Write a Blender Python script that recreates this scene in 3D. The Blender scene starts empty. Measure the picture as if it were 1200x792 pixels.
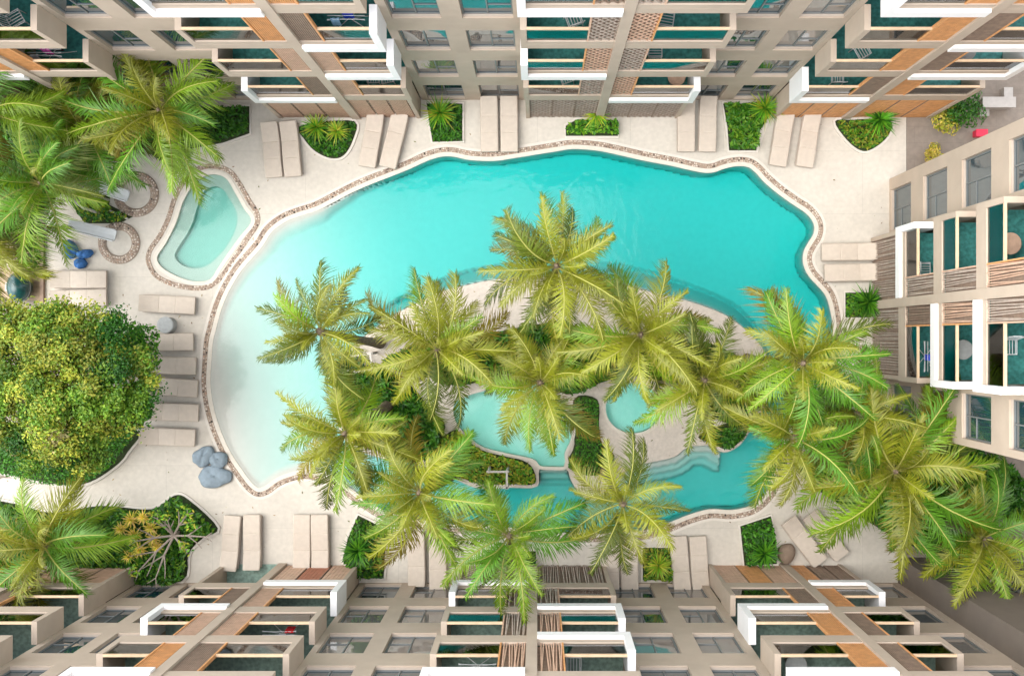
import bpy, math, random
import numpy as np
from mathutils import Vector, Matrix, Euler
R = math.radians
rnd = random.Random(7)
C = bpy.context.scene.collection
S, H = 32.0, 36.6           # ground scale of the survey (units per metre) and camera height
WATER_Z = -0.05

def P(x, y, z=0.0):
    f = (H - z) / H / S
    return Vector(((x - 630) * f, (398 - y) * f, z))

# ------------------------------------------------------------------ materials
MATS = {}
def mat(name, rgb, rough=0.7, var=0.08, scale=3.0, bump=0.0, bscale=40.0, spec=0.3, detail=6, dirt=0.0):
    m = bpy.data.materials.new(name); m.use_nodes = True
    nt = m.node_tree; b = nt.nodes['Principled BSDF']
    b.inputs['Roughness'].default_value = rough
    b.inputs['Specular IOR Level'].default_value = spec
    tc = nt.nodes.new('ShaderNodeTexCoord'); geo = nt.nodes.new('ShaderNodeNewGeometry')
    n = nt.nodes.new('ShaderNodeTexNoise'); n.inputs['Scale'].default_value = scale; n.inputs['Detail'].default_value = detail
    nt.links.new(geo.outputs['Position'], n.inputs['Vector'])
    mr = nt.nodes.new('ShaderNodeMapRange'); mr.inputs[1].default_value = 0.3; mr.inputs[2].default_value = 0.7
    mr.inputs[3].default_value = 1 - var; mr.inputs[4].default_value = 1 + var
    nt.links.new(n.outputs['Fac'], mr.inputs[0])
    mx = nt.nodes.new('ShaderNodeVectorMath'); mx.operation = 'SCALE'
    mx.inputs[0].default_value = rgb
    nt.links.new(mr.outputs[0], mx.inputs['Scale'])
    out = mx.outputs[0]
    if dirt:
        n2 = nt.nodes.new('ShaderNodeTexNoise'); n2.inputs['Scale'].default_value = 0.55; n2.inputs['Detail'].default_value = 9; n2.inputs['Roughness'].default_value = 0.7
        nt.links.new(geo.outputs['Position'], n2.inputs['Vector'])
        m2 = nt.nodes.new('ShaderNodeMapRange'); m2.inputs[1].default_value = 0.42; m2.inputs[2].default_value = 0.72
        m2.inputs[3].default_value = 1.0; m2.inputs[4].default_value = 1 - dirt
        nt.links.new(n2.outputs['Fac'], m2.inputs[0])
        mx2 = nt.nodes.new('ShaderNodeVectorMath'); mx2.operation = 'SCALE'
        nt.links.new(out, mx2.inputs[0]); nt.links.new(m2.outputs[0], mx2.inputs['Scale']); out = mx2.outputs[0]
    nt.links.new(out, b.inputs['Base Color'])
    if bump:
        n3 = nt.nodes.new('ShaderNodeTexNoise'); n3.inputs['Scale'].default_value = bscale
        nt.links.new(geo.outputs['Position'], n3.inputs['Vector'])
        bp = nt.nodes.new('ShaderNodeBump'); bp.inputs['Strength'].default_value = bump; bp.inputs['Distance'].default_value = 0.02
        nt.links.new(n3.outputs['Fac'], bp.inputs['Height']); nt.links.new(bp.outputs[0], b.inputs['Normal'])
    MATS[name] = m; return m

def leaf_mat(name, tint=(1, 1, 1), trans=0.3, rough=0.5, attr=True, rgb=(0.1, 0.2, 0.03), objvar=0.25):
    m = bpy.data.materials.new(name); m.use_nodes = True
    nt = m.node_tree; nt.nodes.clear()
    out = nt.nodes.new('ShaderNodeOutputMaterial')
    pb = nt.nodes.new('ShaderNodeBsdfPrincipled'); pb.inputs['Roughness'].default_value = rough; pb.inputs['Specular IOR Level'].default_value = 0.35
    tr = nt.nodes.new('ShaderNodeBsdfTranslucent')
    mix = nt.nodes.new('ShaderNodeMixShader'); mix.inputs[0].default_value = trans
    sc = nt.nodes.new('ShaderNodeVectorMath'); sc.operation = 'MULTIPLY'
    at = nt.nodes.new('ShaderNodeAttribute'); at.attribute_name = 'col'
    nt.links.new(at.outputs['Color'], sc.inputs[0]); sc.inputs[1].default_value = tint
    oi = nt.nodes.new('ShaderNodeObjectInfo'); mr = nt.nodes.new('ShaderNodeMapRange')
    mr.inputs[3].default_value = 1 - objvar; mr.inputs[4].default_value = 1 + objvar
    nt.links.new(oi.outputs['Random'], mr.inputs[0])
    s2 = nt.nodes.new('ShaderNodeVectorMath'); s2.operation = 'SCALE'
    nt.links.new(sc.outputs[0], s2.inputs[0]); nt.links.new(mr.outputs[0], s2.inputs['Scale'])
    nt.links.new(s2.outputs[0], pb.inputs['Base Color']); nt.links.new(s2.outputs[0], tr.inputs['Color'])
    nt.links.new(pb.outputs[0], mix.inputs[1]); nt.links.new(tr.outputs[0], mix.inputs[2]); nt.links.new(mix.outputs[0], out.inputs[0])
    MATS[name] = m; return m

mat('deck', (0.545, 0.50, 0.43), 0.85, 0.06, 6, 0.25, 60, dirt=0.10)
mat('coping', (0.60, 0.55, 0.47), 0.7, 0.05, 8, 0.1)
mat('kerb', (0.60, 0.55, 0.485), 0.8, 0.05, 8, 0.1)
mat('sand', (0.58, 0.52, 0.45), 0.95, 0.08, 10, 0.4, 90, dirt=0.12)
mat('pond_floor', (0.66, 0.70, 0.62), 0.6, 0.03, 5)
mat('pool_floor', (0.425, 0.43, 0.385), 0.6, 0.03, 5)
mat('kid_floor', (0.35, 0.395, 0.34), 0.6, 0.03, 5)
mat('pebble_bed', (0.32, 0.25, 0.195), 0.9, 0.15, 30, 0.3)
mat('ground', (0.24, 0.205, 0.165), 0.9, 0.12, 2, 0.3, 30, dirt=0.2)
mat('path', (0.24, 0.20, 0.165), 0.9, 0.1, 5, 0.2, 60, dirt=0.15)
mat('soil', (0.035, 0.05, 0.018), 0.95, 0.3, 12, 0.5, 40)
mat('wood_floor', (0.34, 0.25, 0.16), 0.7, 0.15, 4, 0.1)
mat('render_taupe', (0.465, 0.375, 0.292), 0.85, 0.05, 1.5, 0.15, 50, dirt=0.10)
mat('render_dark', (0.16, 0.13, 0.105), 0.85, 0.06, 1.5, 0.15, 50, dirt=0.12)
mat('white_paint', (0.82, 0.80, 0.78), 0.6, 0.02, 2, dirt=0.05)
mat('roof_grey', (0.33, 0.31, 0.29), 0.9, 0.1, 2, dirt=0.2)
mat('floor_teal', (0.065, 0.29, 0.265), 0.5, 0.35, 9)
mat('floor_green', (0.23, 0.33, 0.275), 0.5, 0.3, 9)
mat('wood_orange', (0.64, 0.31, 0.125), 0.6, 0.15, 6, 0.1)
mat('wood_pink', (0.58, 0.38, 0.27), 0.65, 0.12, 6, 0.1)
mat('wood_brown', (0.27, 0.19, 0.14), 0.7, 0.18, 6, 0.1)
mat('wood_grey', (0.42, 0.34, 0.28), 0.75, 0.18, 6, 0.1)
mat('wood_red', (0.40, 0.15, 0.085), 0.65, 0.15, 6, 0.1)
mat('wood_rail', (0.66, 0.47, 0.30), 0.5, 0.08, 6)
mat('frame_grey', (0.17, 0.175, 0.17), 0.5, 0.05, 3)
mat('sill_light', (0.44, 0.37, 0.305), 0.7, 0.05, 3)
mat('dark_void', (0.03, 0.027, 0.024), 0.9, 0.1, 3)
mat('lounger', (0.505, 0.435, 0.36), 0.85, 0.05, 6, 0.15, 120)
mat('lounger_frame', (0.42, 0.35, 0.29), 0.7, 0.06, 6)
mat('bean_blue', (0.035, 0.12, 0.30), 0.8, 0.15, 6, 0.5, 14)
mat('bean_grey', (0.20, 0.25, 0.285), 0.8, 0.12, 6, 0.5, 14)
mat('stone_grey', (0.36, 0.37, 0.36), 0.7, 0.08, 10)
mat('pouf_brown', (0.20, 0.145, 0.105), 0.85, 0.12, 8, 0.3, 40)
mat('rock', (0.34, 0.28, 0.21), 0.95, 0.25, 6, 0.6, 20)
mat('pod_teal', (0.006, 0.05, 0.048), 0.25, 0.2, 5, spec=0.6)
mat('slide_white', (0.72, 0.74, 0.74), 0.35, 0.03, 5)
mat('stake_grey', (0.50, 0.47, 0.42), 0.8, 0.15, 12)
mat('bark', (0.24, 0.18, 0.13), 0.95, 0.3, 9, 0.6, 25)
mat('palm_trunk', (0.20, 0.155, 0.11), 0.95, 0.3, 9, 0.6, 25)
mat('bare_branch', (0.27, 0.225, 0.185), 0.9, 0.15, 12, 0.3)
mat('metal_white', (0.75, 0.76, 0.76), 0.35, 0.02, 5)
mat('cloth_red', (0.55, 0.02, 0.025), 0.9, 0.1, 10)
mat('cloth_blue', (0.02, 0.06, 0.55), 0.9, 0.1, 10)
mat('cloth_sky', (0.30, 0.50, 0.70), 0.9, 0.1, 10)
mat('cloth_pink', (0.70, 0.10, 0.42), 0.9, 0.1, 10)
mat('cloth_black', (0.02, 0.02, 0.022), 0.9, 0.1, 10)
mat('cloth_white', (0.75, 0.75, 0.76), 0.9, 0.05, 10)
mat('red_plastic', (0.62, 0.03, 0.07), 0.5, 0.1, 10)
mat('stucco_white', (0.42, 0.39, 0.36), 0.85, 0.06, 8)
mat('curtain', (0.34, 0.32, 0.29), 0.9, 0.1, 8)
def joints(m, sx, sy, amt):
    nt = m.node_tree; b = nt.nodes['Principled BSDF']; src = b.inputs['Base Color'].links[0].from_socket
    geo = nt.nodes.new('ShaderNodeNewGeometry'); br = nt.nodes.new('ShaderNodeTexBrick'); br.offset = 0.5
    br.inputs['Scale'].default_value = 1; br.inputs['Brick Width'].default_value = sx; br.inputs['Row Height'].default_value = sy; br.inputs['Mortar Size'].default_value = 0.008; br.inputs['Mortar Smooth'].default_value = 0.6
    br.inputs['Color1'].default_value = (1, 1, 1, 1); br.inputs['Color2'].default_value = (.965, .965, .965, 1); br.inputs['Mortar'].default_value = (amt, amt, amt, 1)
    nt.links.new(geo.outputs['Position'], br.inputs['Vector'])
    mu = nt.nodes.new('ShaderNodeVectorMath'); mu.operation = 'MULTIPLY'; nt.links.new(src, mu.inputs[0]); nt.links.new(br.outputs['Color'], mu.inputs[1]); nt.links.new(mu.outputs[0], b.inputs['Base Color'])
joints(MATS['deck'], 3.4, 2.3, .80); joints(MATS['wood_floor'], 2.2, .16, .6); joints(MATS['path'], 1.2, .6, .8)
leaf_mat('leaf', (1, 1, 1), 0.32, 0.45)
leaf_mat('frond_gold', (1.0, 0.89, 0.55), 0.15, 0.42)
leaf_mat('frond_lime', (0.80, 1.12, 0.45), 0.15, 0.42)
leaf_mat('frond_green', (0.40, 0.86, 0.45), 0.15, 0.42)
leaf_mat('frond_olive', (0.50, 0.56, 0.5), 0.30, 0.45)
leaf_mat('frond_dry', (1.1, 0.72, 0.65), 0.25, 0.6)
mat('rachis', (0.31, 0.30, 0.075), 0.5, 0.1, 5)

def glossy_mat(name, base, ior, rough):
    m = bpy.data.materials.new(name); m.use_nodes = True
    b = m.node_tree.nodes['Principled BSDF']
    b.inputs['Base Color'].default_value = (*base, 1); b.inputs['Roughness'].default_value = rough
    b.inputs['IOR'].default_value = ior; b.inputs['Specular IOR Level'].default_value = 0.5
    MATS[name] = m
    nt = m.node_tree; geo = nt.nodes.new('ShaderNodeNewGeometry')
    n = nt.nodes.new('ShaderNodeTexNoise'); n.inputs['Scale'].default_value = 0.9; n.inputs['Detail'].default_value = 1
    nt.links.new(geo.outputs['Position'], n.inputs['Vector'])
    bp = nt.nodes.new('ShaderNodeBump'); bp.inputs['Strength'].default_value = 0.25; bp.inputs['Distance'].default_value = 0.05
    nt.links.new(n.outputs['Fac'], bp.inputs['Height']); nt.links.new(bp.outputs[0], b.inputs['Normal'])
glossy_mat('window_dark', (0.010, 0.042, 0.058), 2.5, 0.015)  # blue in the base colour stands in for the pool's reflection
glossy_mat('window_curtain', (0.15, 0.145, 0.135), 2.1, 0.015)

def glass_mat():
    m = bpy.data.materials.new('balustrade_glass'); m.use_nodes = True; nt = m.node_tree; nt.nodes.clear()
    o = nt.nodes.new('ShaderNodeOutputMaterial'); t = nt.nodes.new('ShaderNodeBsdfTransparent'); g = nt.nodes.new('ShaderNodeBsdfGlossy')
    t.inputs[0].default_value = (0.80, 0.88, 0.86, 1); g.inputs['Roughness'].default_value = 0.02
    f = nt.nodes.new('ShaderNodeFresnel'); f.inputs[0].default_value = 1.75
    mx = nt.nodes.new('ShaderNodeMixShader')
    nt.links.new(f.outputs[0], mx.inputs[0]); nt.links.new(t.outputs[0], mx.inputs[1]); nt.links.new(g.outputs[0], mx.inputs[2]); nt.links.new(mx.outputs[0], o.inputs[0])
    MATS['glass'] = m
glass_mat()

def water_mat(name, sig, bump=0.16, scale=3.0):
    m = bpy.data.materials.new(name); m.use_nodes = True; nt = m.node_tree; nt.nodes.clear()
    o = nt.nodes.new('ShaderNodeOutputMaterial'); t = nt.nodes.new('ShaderNodeBsdfTransparent'); g = nt.nodes.new('ShaderNodeBsdfGlossy')
    t.inputs[0].default_value = (1, 1, 1, 1); g.inputs['Roughness'].default_value = 0.0
    f = nt.nodes.new('ShaderNodeFresnel'); f.inputs[0].default_value = 1.29
    geo = nt.nodes.new('ShaderNodeNewGeometry')
    n = nt.nodes.new('ShaderNodeTexNoise'); n.inputs['Scale'].default_value = scale; n.inputs['Detail'].default_value = 3; n.inputs['Distortion'].default_value = 0.6
    nt.links.new(geo.outputs['Position'], n.inputs['Vector'])
    bp = nt.nodes.new('ShaderNodeBump'); bp.inputs['Strength'].default_value = bump; bp.inputs['Distance'].default_value = 0.06
    nt.links.new(n.outputs['Fac'], bp.inputs['Height'])
    nt.links.new(bp.outputs[0], g.inputs['Normal']); nt.links.new(bp.outputs[0], f.inputs['Normal'])
    mx = nt.nodes.new('ShaderNodeMixShader')
    nt.links.new(f.outputs[0], mx.inputs[0]); nt.links.new(t.outputs[0], mx.inputs[1]); nt.links.new(g.outputs[0], mx.inputs[2]); nt.links.new(mx.outputs[0], o.inputs[0])
    d = max(sig); va = nt.nodes.new('ShaderNodeVolumeAbsorption'); va.inputs['Density'].default_value = d
    va.inputs['Color'].default_value = (1 - sig[0] / d, 1 - sig[1] / d, 1 - sig[2] / d, 1)
    nt.links.new(va.outputs[0], o.inputs['Volume'])
    MATS[name] = m
water_mat('pool_water', (1.75, 0.03, 0.012))
water_mat('kid_water', (1.15, 0.035, 0.075), 0.1)

# ------------------------------------------------------------------ mesh helpers
def put(name, me, m=None, parent=None, loc=None, rz=0.0):
    o = bpy.data.objects.new(name, me); C.objects.link(o)
    if m is not None:
        for x in (m if isinstance(m, (list, tuple)) else [m]):
            me.materials.append(MATS[x])
    if parent is not None: o.parent = parent
    if loc is not None: o.location = loc
    if rz: o.rotation_euler = (0, 0, rz)
    return o
def tag(o, label=None, cat=None, group=None, kind=None):
    if label: o['label'] = label
    if cat: o['category'] = cat
    if group: o['group'] = group
    if kind: o['kind'] = kind
    return o
def empty(name, loc, label=None, cat=None, group=None, rz=0.0):
    o = bpy.data.objects.new(name, None); C.objects.link(o); o.location = loc; o.rotation_euler = (0, 0, rz)
    o.empty_display_size = 0.2
    return tag(o, label, cat, group)
def copy_tree(o, parent=None):
    c = o.copy(); C.objects.link(c)
    if parent is not None: c.parent = parent
    for ch in [x for x in C.objects if x.parent == o]: copy_tree(ch, c)
    return c
def np_mesh(name, V, F, smooth=False, col=None, midx=None):
    """V (n,3); F list of arrays (m,3) and (m,4)"""
    me = bpy.data.meshes.new(name)
    V = np.asarray(V, dtype=np.float32)
    idx, tot = [], []
    for f in F:
        f = np.asarray(f, dtype=np.int32)
        if len(f) == 0: continue
        idx.append(f.ravel()); tot.append(np.full(len(f), f.shape[1], dtype=np.int32))
    idx = np.concatenate(idx); tot = np.concatenate(tot); st = np.concatenate([[0], np.cumsum(tot)[:-1]]).astype(np.int32)
    me.vertices.add(len(V)); me.vertices.foreach_set('co', V.ravel())
    me.loops.add(len(idx)); me.loops.foreach_set('vertex_index', idx)
    me.polygons.add(len(tot)); me.polygons.foreach_set('loop_start', st); me.polygons.foreach_set('loop_total', tot)
    if midx is not None: me.polygons.foreach_set('material_index', np.asarray(midx, dtype=np.int32))
    if smooth: me.polygons.foreach_set('use_smooth', np.ones(len(tot), dtype=bool))
    me.update(calc_edges=True)
    if col is not None:
        a = me.color_attributes.new('col', 'FLOAT_COLOR', 'POINT')
        c4 = np.ones((len(V), 4), dtype=np.float32); c4[:, :3] = col
        a.data.foreach_set('color', c4.ravel())
    me.validate()
    return me
class MB:
    def __init__(s): s.V = []; s.F = []; s.n = 0; s.M = []
    def add(s, vs, fs, mi=0):
        s.V += [tuple(v) for v in vs]; s.F += [tuple(i + s.n for i in f) for f in fs]; s.n += len(vs); s.M += [mi] * len(fs)
    def box(s, a0, a1, b0, b1, z0, z1, mi=0):
        s.add([(a0, b0, z0), (a1, b0, z0), (a1, b1, z0), (a0, b1, z0), (a0, b0, z1), (a1, b0, z1), (a1, b1, z1), (a0, b1, z1)],
              [(3, 2, 1, 0), (4, 5, 6, 7), (0, 1, 5, 4), (1, 2, 6, 5), (2, 3, 7, 6), (3, 0, 4, 7)], mi)
    def bar(s, p, q, w, t=None, up=(0, 0, 1), mi=0):
        p = Vector(p); q = Vector(q); d = (q - p).normalized(); t = t or w
        a = d.cross(Vector(up))
        if a.length < 1e-4: a = d.cross(Vector((1, 0, 0)))
        a.normalize(); b = a.cross(d)
        a *= w / 2; b *= t / 2
        s.add([p - a - b, p + a - b, p + a + b, p - a + b, q - a - b, q + a - b, q + a + b, q - a + b],
              [(0, 1, 2, 3), (7, 6, 5, 4), (4, 5, 1, 0), (5, 6, 2, 1), (6, 7, 3, 2), (7, 4, 0, 3)], mi)
    def tube(s, pts, rad, n=8, mi=0, cap=True):
        pts = [Vector(p) for p in pts]; k = len(pts); rad = rad if isinstance(rad, (list, tuple)) else [rad] * k
        vs = []
        for i, p in enumerate(pts):
            d = (pts[min(i + 1, k - 1)] - pts[max(i - 1, 0)]).normalized()
            a = d.cross(Vector((0.13, 0.21, 1)) if abs(d.z) < 0.95 else Vector((1, 0.1, 0))).normalized(); b = d.cross(a)
            for j in range(n):
                t = 2 * math.pi * j / n
                vs.append(p + (a * math.cos(t) + b * math.sin(t)) * rad[i])
        fs = [(i * n + j, i * n + (j + 1) % n, (i + 1) * n + (j + 1) % n, (i + 1) * n + j) for i in range(k - 1) for j in range(n)]
        if cap: fs += [tuple(range(n))[::-1], tuple((k - 1) * n + j for j in range(n))]
        s.add(vs, fs, mi)
    def lathe(s, prof, n=24, c=(0, 0), mi=0, ph=None):
        vs = []
        for r, z in prof:
            for j in range(n):
                t = 2 * math.pi * j / n; q = r * (ph(t) if ph else 1)
                vs.append((c[0] + q * math.cos(t), c[1] + q * math.sin(t), z))
        k = len(prof)
        fs = [(i * n + j, i * n + (j + 1) % n, (i + 1) * n + (j + 1) % n, (i + 1) * n + j) for i in range(k - 1) for j in range(n)]
        fs += [tuple(range(n))[::-1], tuple((k - 1) * n + j for j in range(n))]
        s.add(vs, fs, mi)
    def mesh(s, name, smooth=False):
        me = bpy.data.meshes.new(name); me.from_pydata([tuple(v) for v in s.V], [], s.F); me.update()
        if any(s.M): me.polygons.foreach_set('material_index', s.M)
        if smooth: me.polygons.foreach_set('use_smooth', [True] * len(me.polygons))
        return me
    def build(s, name, m, parent=None, loc=None, rz=0.0, smooth=False):
        return put(name, s.mesh(name, smooth), m, parent, loc, rz)

def smooth_loop(pts, sub=6, closed=True):
    p = np.array(pts, float); n = len(p); out = []
    for i in range(n if closed else n - 1):
        g = lambda k: p[k % n] if closed else p[min(max(k, 0), n - 1)]
        a, b, c, d = g(i - 1), g(i), g(i + 1), g(i + 2)
        for t in np.linspace(0, 1, sub, endpoint=False):
            out.append(0.5 * (2 * b + (c - a) * t + (2 * a - 5 * b + 4 * c - d) * t * t + (3 * b - a - 3 * c + d) * t ** 3))
    if not closed: out.append(p[-1])
    return np.array(out)
def W2(px):                      # survey points -> ground plane metres
    px = np.asarray(px, float)
    return np.stack([(px[:, 0] - 630) / S, (398 - px[:, 1]) / S], 1)
def area(p):
    x, y = p[:, 0], p[:, 1]; return 0.5 * np.sum(x * np.roll(y, -1) - y * np.roll(x, -1))
def ccw(p): return p if area(p) > 0 else p[::-1]
def offset(p, d):                # ccw loop: d > 0 outwards
    t = np.roll(p, -1, 0) - np.roll(p, 1, 0); t /= np.linalg.norm(t, axis=1)[:, None] + 1e-9
    return p + np.stack([t[:, 1], -t[:, 0]], 1) * d
def clean_offset(p, d):
    o = offset(p, d); return o[dist_to(o, p) > abs(d) * .97] if d else o
def fill_mesh(name, loops, z0, z1):
    cu = bpy.data.curves.new('tmp', 'CURVE'); cu.dimensions = '2D'; cu.fill_mode = 'BOTH'
    for lp in loops:
        sp = cu.splines.new('POLY'); sp.points.add(len(lp) - 1)
        for q, v in zip(sp.points, lp): q.co = (v[0], v[1], 0, 1)
        sp.use_cyclic_u = True
    cu.extrude = max((z1 - z0) / 2, 0.0)
    ob = bpy.data.objects.new('tmp', cu); C.objects.link(ob)
    dg = bpy.context.evaluated_depsgraph_get(); dg.update()
    me = bpy.data.meshes.new_from_object(ob.evaluated_get(dg)); me.name = name
    for v in me.vertices: v.co.z += (z0 + z1) / 2
    bpy.data.objects.remove(ob); bpy.data.curves.remove(cu)
    me.materials.clear(); me.update()
    return me
def fill(name, loops, z0, z1, m, **kw):
    return put(name, fill_mesh(name, loops, z0, z1), m, **kw)
def inside(q, poly):
    x, y = q[:, 0], q[:, 1]; r = np.zeros(len(q), bool); n = len(poly)
    for i in range(n):
        x0, y0 = poly[i]; x1, y1 = poly[(i + 1) % n]
        c = ((y0 > y) != (y1 > y)) & (x < (x1 - x0) * (y - y0) / (y1 - y0 + 1e-12) + x0); r ^= c
    return r
def dist_to(q, line, closed=True):
    d = np.full(len(q), 1e9); n = len(line)
    for i in range(n if closed else n - 1):
        a = line[i]; b = line[(i + 1) % n]; ab = b - a
        t = np.clip(((q - a) @ ab) / (ab @ ab + 1e-12), 0, 1)
        d = np.minimum(d, np.hypot(*(q - a - t[:, None] * ab).T))
    return d
def sample_poly(poly, n, rs):
    lo, hi = poly.min(0), poly.max(0); out = np.zeros((0, 2))
    while len(out) < n:
        q = rs.uniform(lo, hi, (n * 2, 2)); out = np.concatenate([out, q[inside(q, poly)]])
    return out[:n]

# ------------------------------------------------------------------ pools, deck, island
PEB = W2(smooth_loop([(242, 400), (245, 387), (252, 361), (262, 337), (278, 311), (300, 286), (312, 268), (328, 255), (346, 247), (368, 240), (388, 230),
    (409, 219), (429, 210), (452, 201), (477, 191), (499, 181), (517, 176), (532, 176), (552, 180), (578, 181), (600, 178), (625, 174), (650, 170), (672, 167),
    (701, 169), (726, 174), (757, 181), (789, 187), (815, 193), (832, 195), (848, 190), (865, 187), (880, 189), (891, 197), (900, 207), (915, 220), (933, 233),
    (948, 243), (958, 254), (962, 266), (960, 278), (954, 288), (949, 298), (949, 308), (954, 319), (963, 329), (973, 341), (979, 356), (983, 380), (982, 410),
    (972, 445), (952, 480), (932, 508), (918, 532), (914, 552), (909, 573), (897, 589), (881, 600), (857, 605), (833, 604), (810, 610), (785, 620), (760, 628),
    (735, 631), (700, 632), (665, 632), (630, 630), (590, 625), (555, 622), (520, 621), (485, 615), (450, 606), (425, 592), (405, 577), (385, 564), (358, 558),
    (338, 562), (325, 568), (314, 576), (302, 579), (290, 571), (277, 554), (265, 536), (256, 518), (248, 497), (242, 474), (239, 450), (240, 425)], 4))
PEB = ccw(PEB)
EDGE = clean_offset(PEB, -7.5 / S)
KPEB = ccw(W2(smooth_loop([(249, 195), (269, 201), (281, 216), (291, 234), (301, 250), (301, 263), (289, 281), (277, 299), (265, 317), (255, 329), (241, 337), (221, 337),
    (200, 332), (183, 323), (174, 307), (176, 293), (187, 277), (197, 257), (205, 232), (215, 214), (231, 199)], 5)))
KEDGE = ccw(W2(smooth_loop([(249, 204), (265, 209), (277, 228), (286, 244), (295, 259), (282, 277), (269, 295), (256, 314), (246, 328), (227, 330), (207, 324), (189, 313), (184, 301),
    (194, 285), (206, 261), (214, 237), (225, 218), (237, 208)], 5)))
KIN = ccw(W2(smooth_loop([(249, 218), (259, 221), (267, 232), (276, 249), (275, 267), (265, 287), (251, 303), (239, 312), (225, 314), (211, 310), (203, 301), (206, 291), (221, 267),
    (229, 243), (237, 224)], 5)))
ISLE = ccw(W2(smooth_loop([(398, 428), (415, 405), (443, 383), (468, 366), (495, 352), (521, 341), (544, 335), (572, 329), (600, 326), (640, 324), (680, 325), (700, 327), (727, 333), (777, 346),
    (810, 354), (847, 368), (875, 388), (897, 415), (903, 450), (895, 478), (880, 503), (866, 522), (848, 530), (832, 522), (806, 524), (790, 535), (765, 541), (742, 546), (722, 560), (704, 582),
    (690, 585), (676, 574), (668, 560), (664, 550), (648, 549), (632, 550), (629, 570), (595, 571), (560, 572), (530, 560), (490, 545), (445, 536), (410, 522), (394, 492), (390, 455)], 4)))
POND = ccw(W2(smooth_loop([(533, 472), (548, 463), (575, 455), (605, 445), (640, 455), (664, 482), (671, 500), (669, 516), (662, 532), (663, 546), (648, 547), (633, 546), (624, 538), (592, 531), (566, 524),
    (549, 512), (536, 498), (531, 484)], 4)))
SPA = ccw(W2(smooth_loop([(742 + 33 * math.cos(a), 478 + 30 * math.sin(a)) for a in np.linspace(0, 2 * math.pi, 16, endpoint=False)], 4)))
ARC = W2(smooth_loop([(424, 384), (440, 366), (463, 350), (489, 336), (514, 326), (537, 318), (557, 313), (582, 309), (620, 305), (680, 304), (723, 308), (760, 315), (793, 325), (827, 337), (853, 348), (873, 360), (896, 384)], 4, False))

# ground sheet with the pool pit left open, then the deck on top of it
BIG = np.array([(-600, -600), (600, -600), (600, 600), (-600, 600)], float)
PIT = np.array([(-15.5, -8.0), (11.6, -8.0), (11.6, 7.7), (-15.5, 7.7)])
tag(fill('ground', [BIG, PIT], -0.06, -0.06, 'ground'), kind='structure')
DECK = W2([(52, 268), (52, 560), (-40, 560), (-40, 592), (0, 592), (240, 700), (1053, 700), (1053, 640), (1062, 560), (1062, 110), (120, 110), (70, 180)])
tag(fill('deck', [ccw(DECK), offset(EDGE, 0.0), KEDGE], -0.30, 0.0, 'deck'), kind='structure')
side_path = fill('side_path', [ccw(W2([(1062.5, 80), (1500, 80), (1500, 210), (1062.5, 210)]))], -0.05, -0.012, 'path'); tag(side_path, kind='structure')
tag(fill('terrace_floor', [ccw(W2([(-60, 262), (50, 262), (50, 352), (-60, 352)]))], -0.05, 0.02, 'wood_floor'), kind='structure')
tag(fill('back_paving', [ccw(W2([(1063, 512), (1300, 560), (1300, 655), (1063, 655)]))], -0.05, -0.01, 'path'), kind='structure')

def ring_band(name, loop, d0, d1, z0, z1, m, kind='structure'):
    return tag(put(name, fill_mesh(name, [clean_offset(loop, d1), clean_offset(loop, d0)], z0, z1), m), kind=kind)
ring_band('pool_coping', PEB, -7.8 / S, -2.9 / S, -0.14, 0.02, 'coping')
ring_band('pool_border', PEB, -2.9 / S, 2.9 / S, -0.05, 0.008, 'pebble_bed')
ring_band('pool_kerb', PEB, 2.9 / S, 6.0 / S, -0.05, 0.012, 'kerb')
ring_band('wading_pool_coping', KEDGE, -0.01, 0.13, -0.12, 0.02, 'coping')
ring_band('wading_pool_border', KPEB, -2.9 / S, 2.9 / S, -0.05, 0.008, 'pebble_bed')

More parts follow.
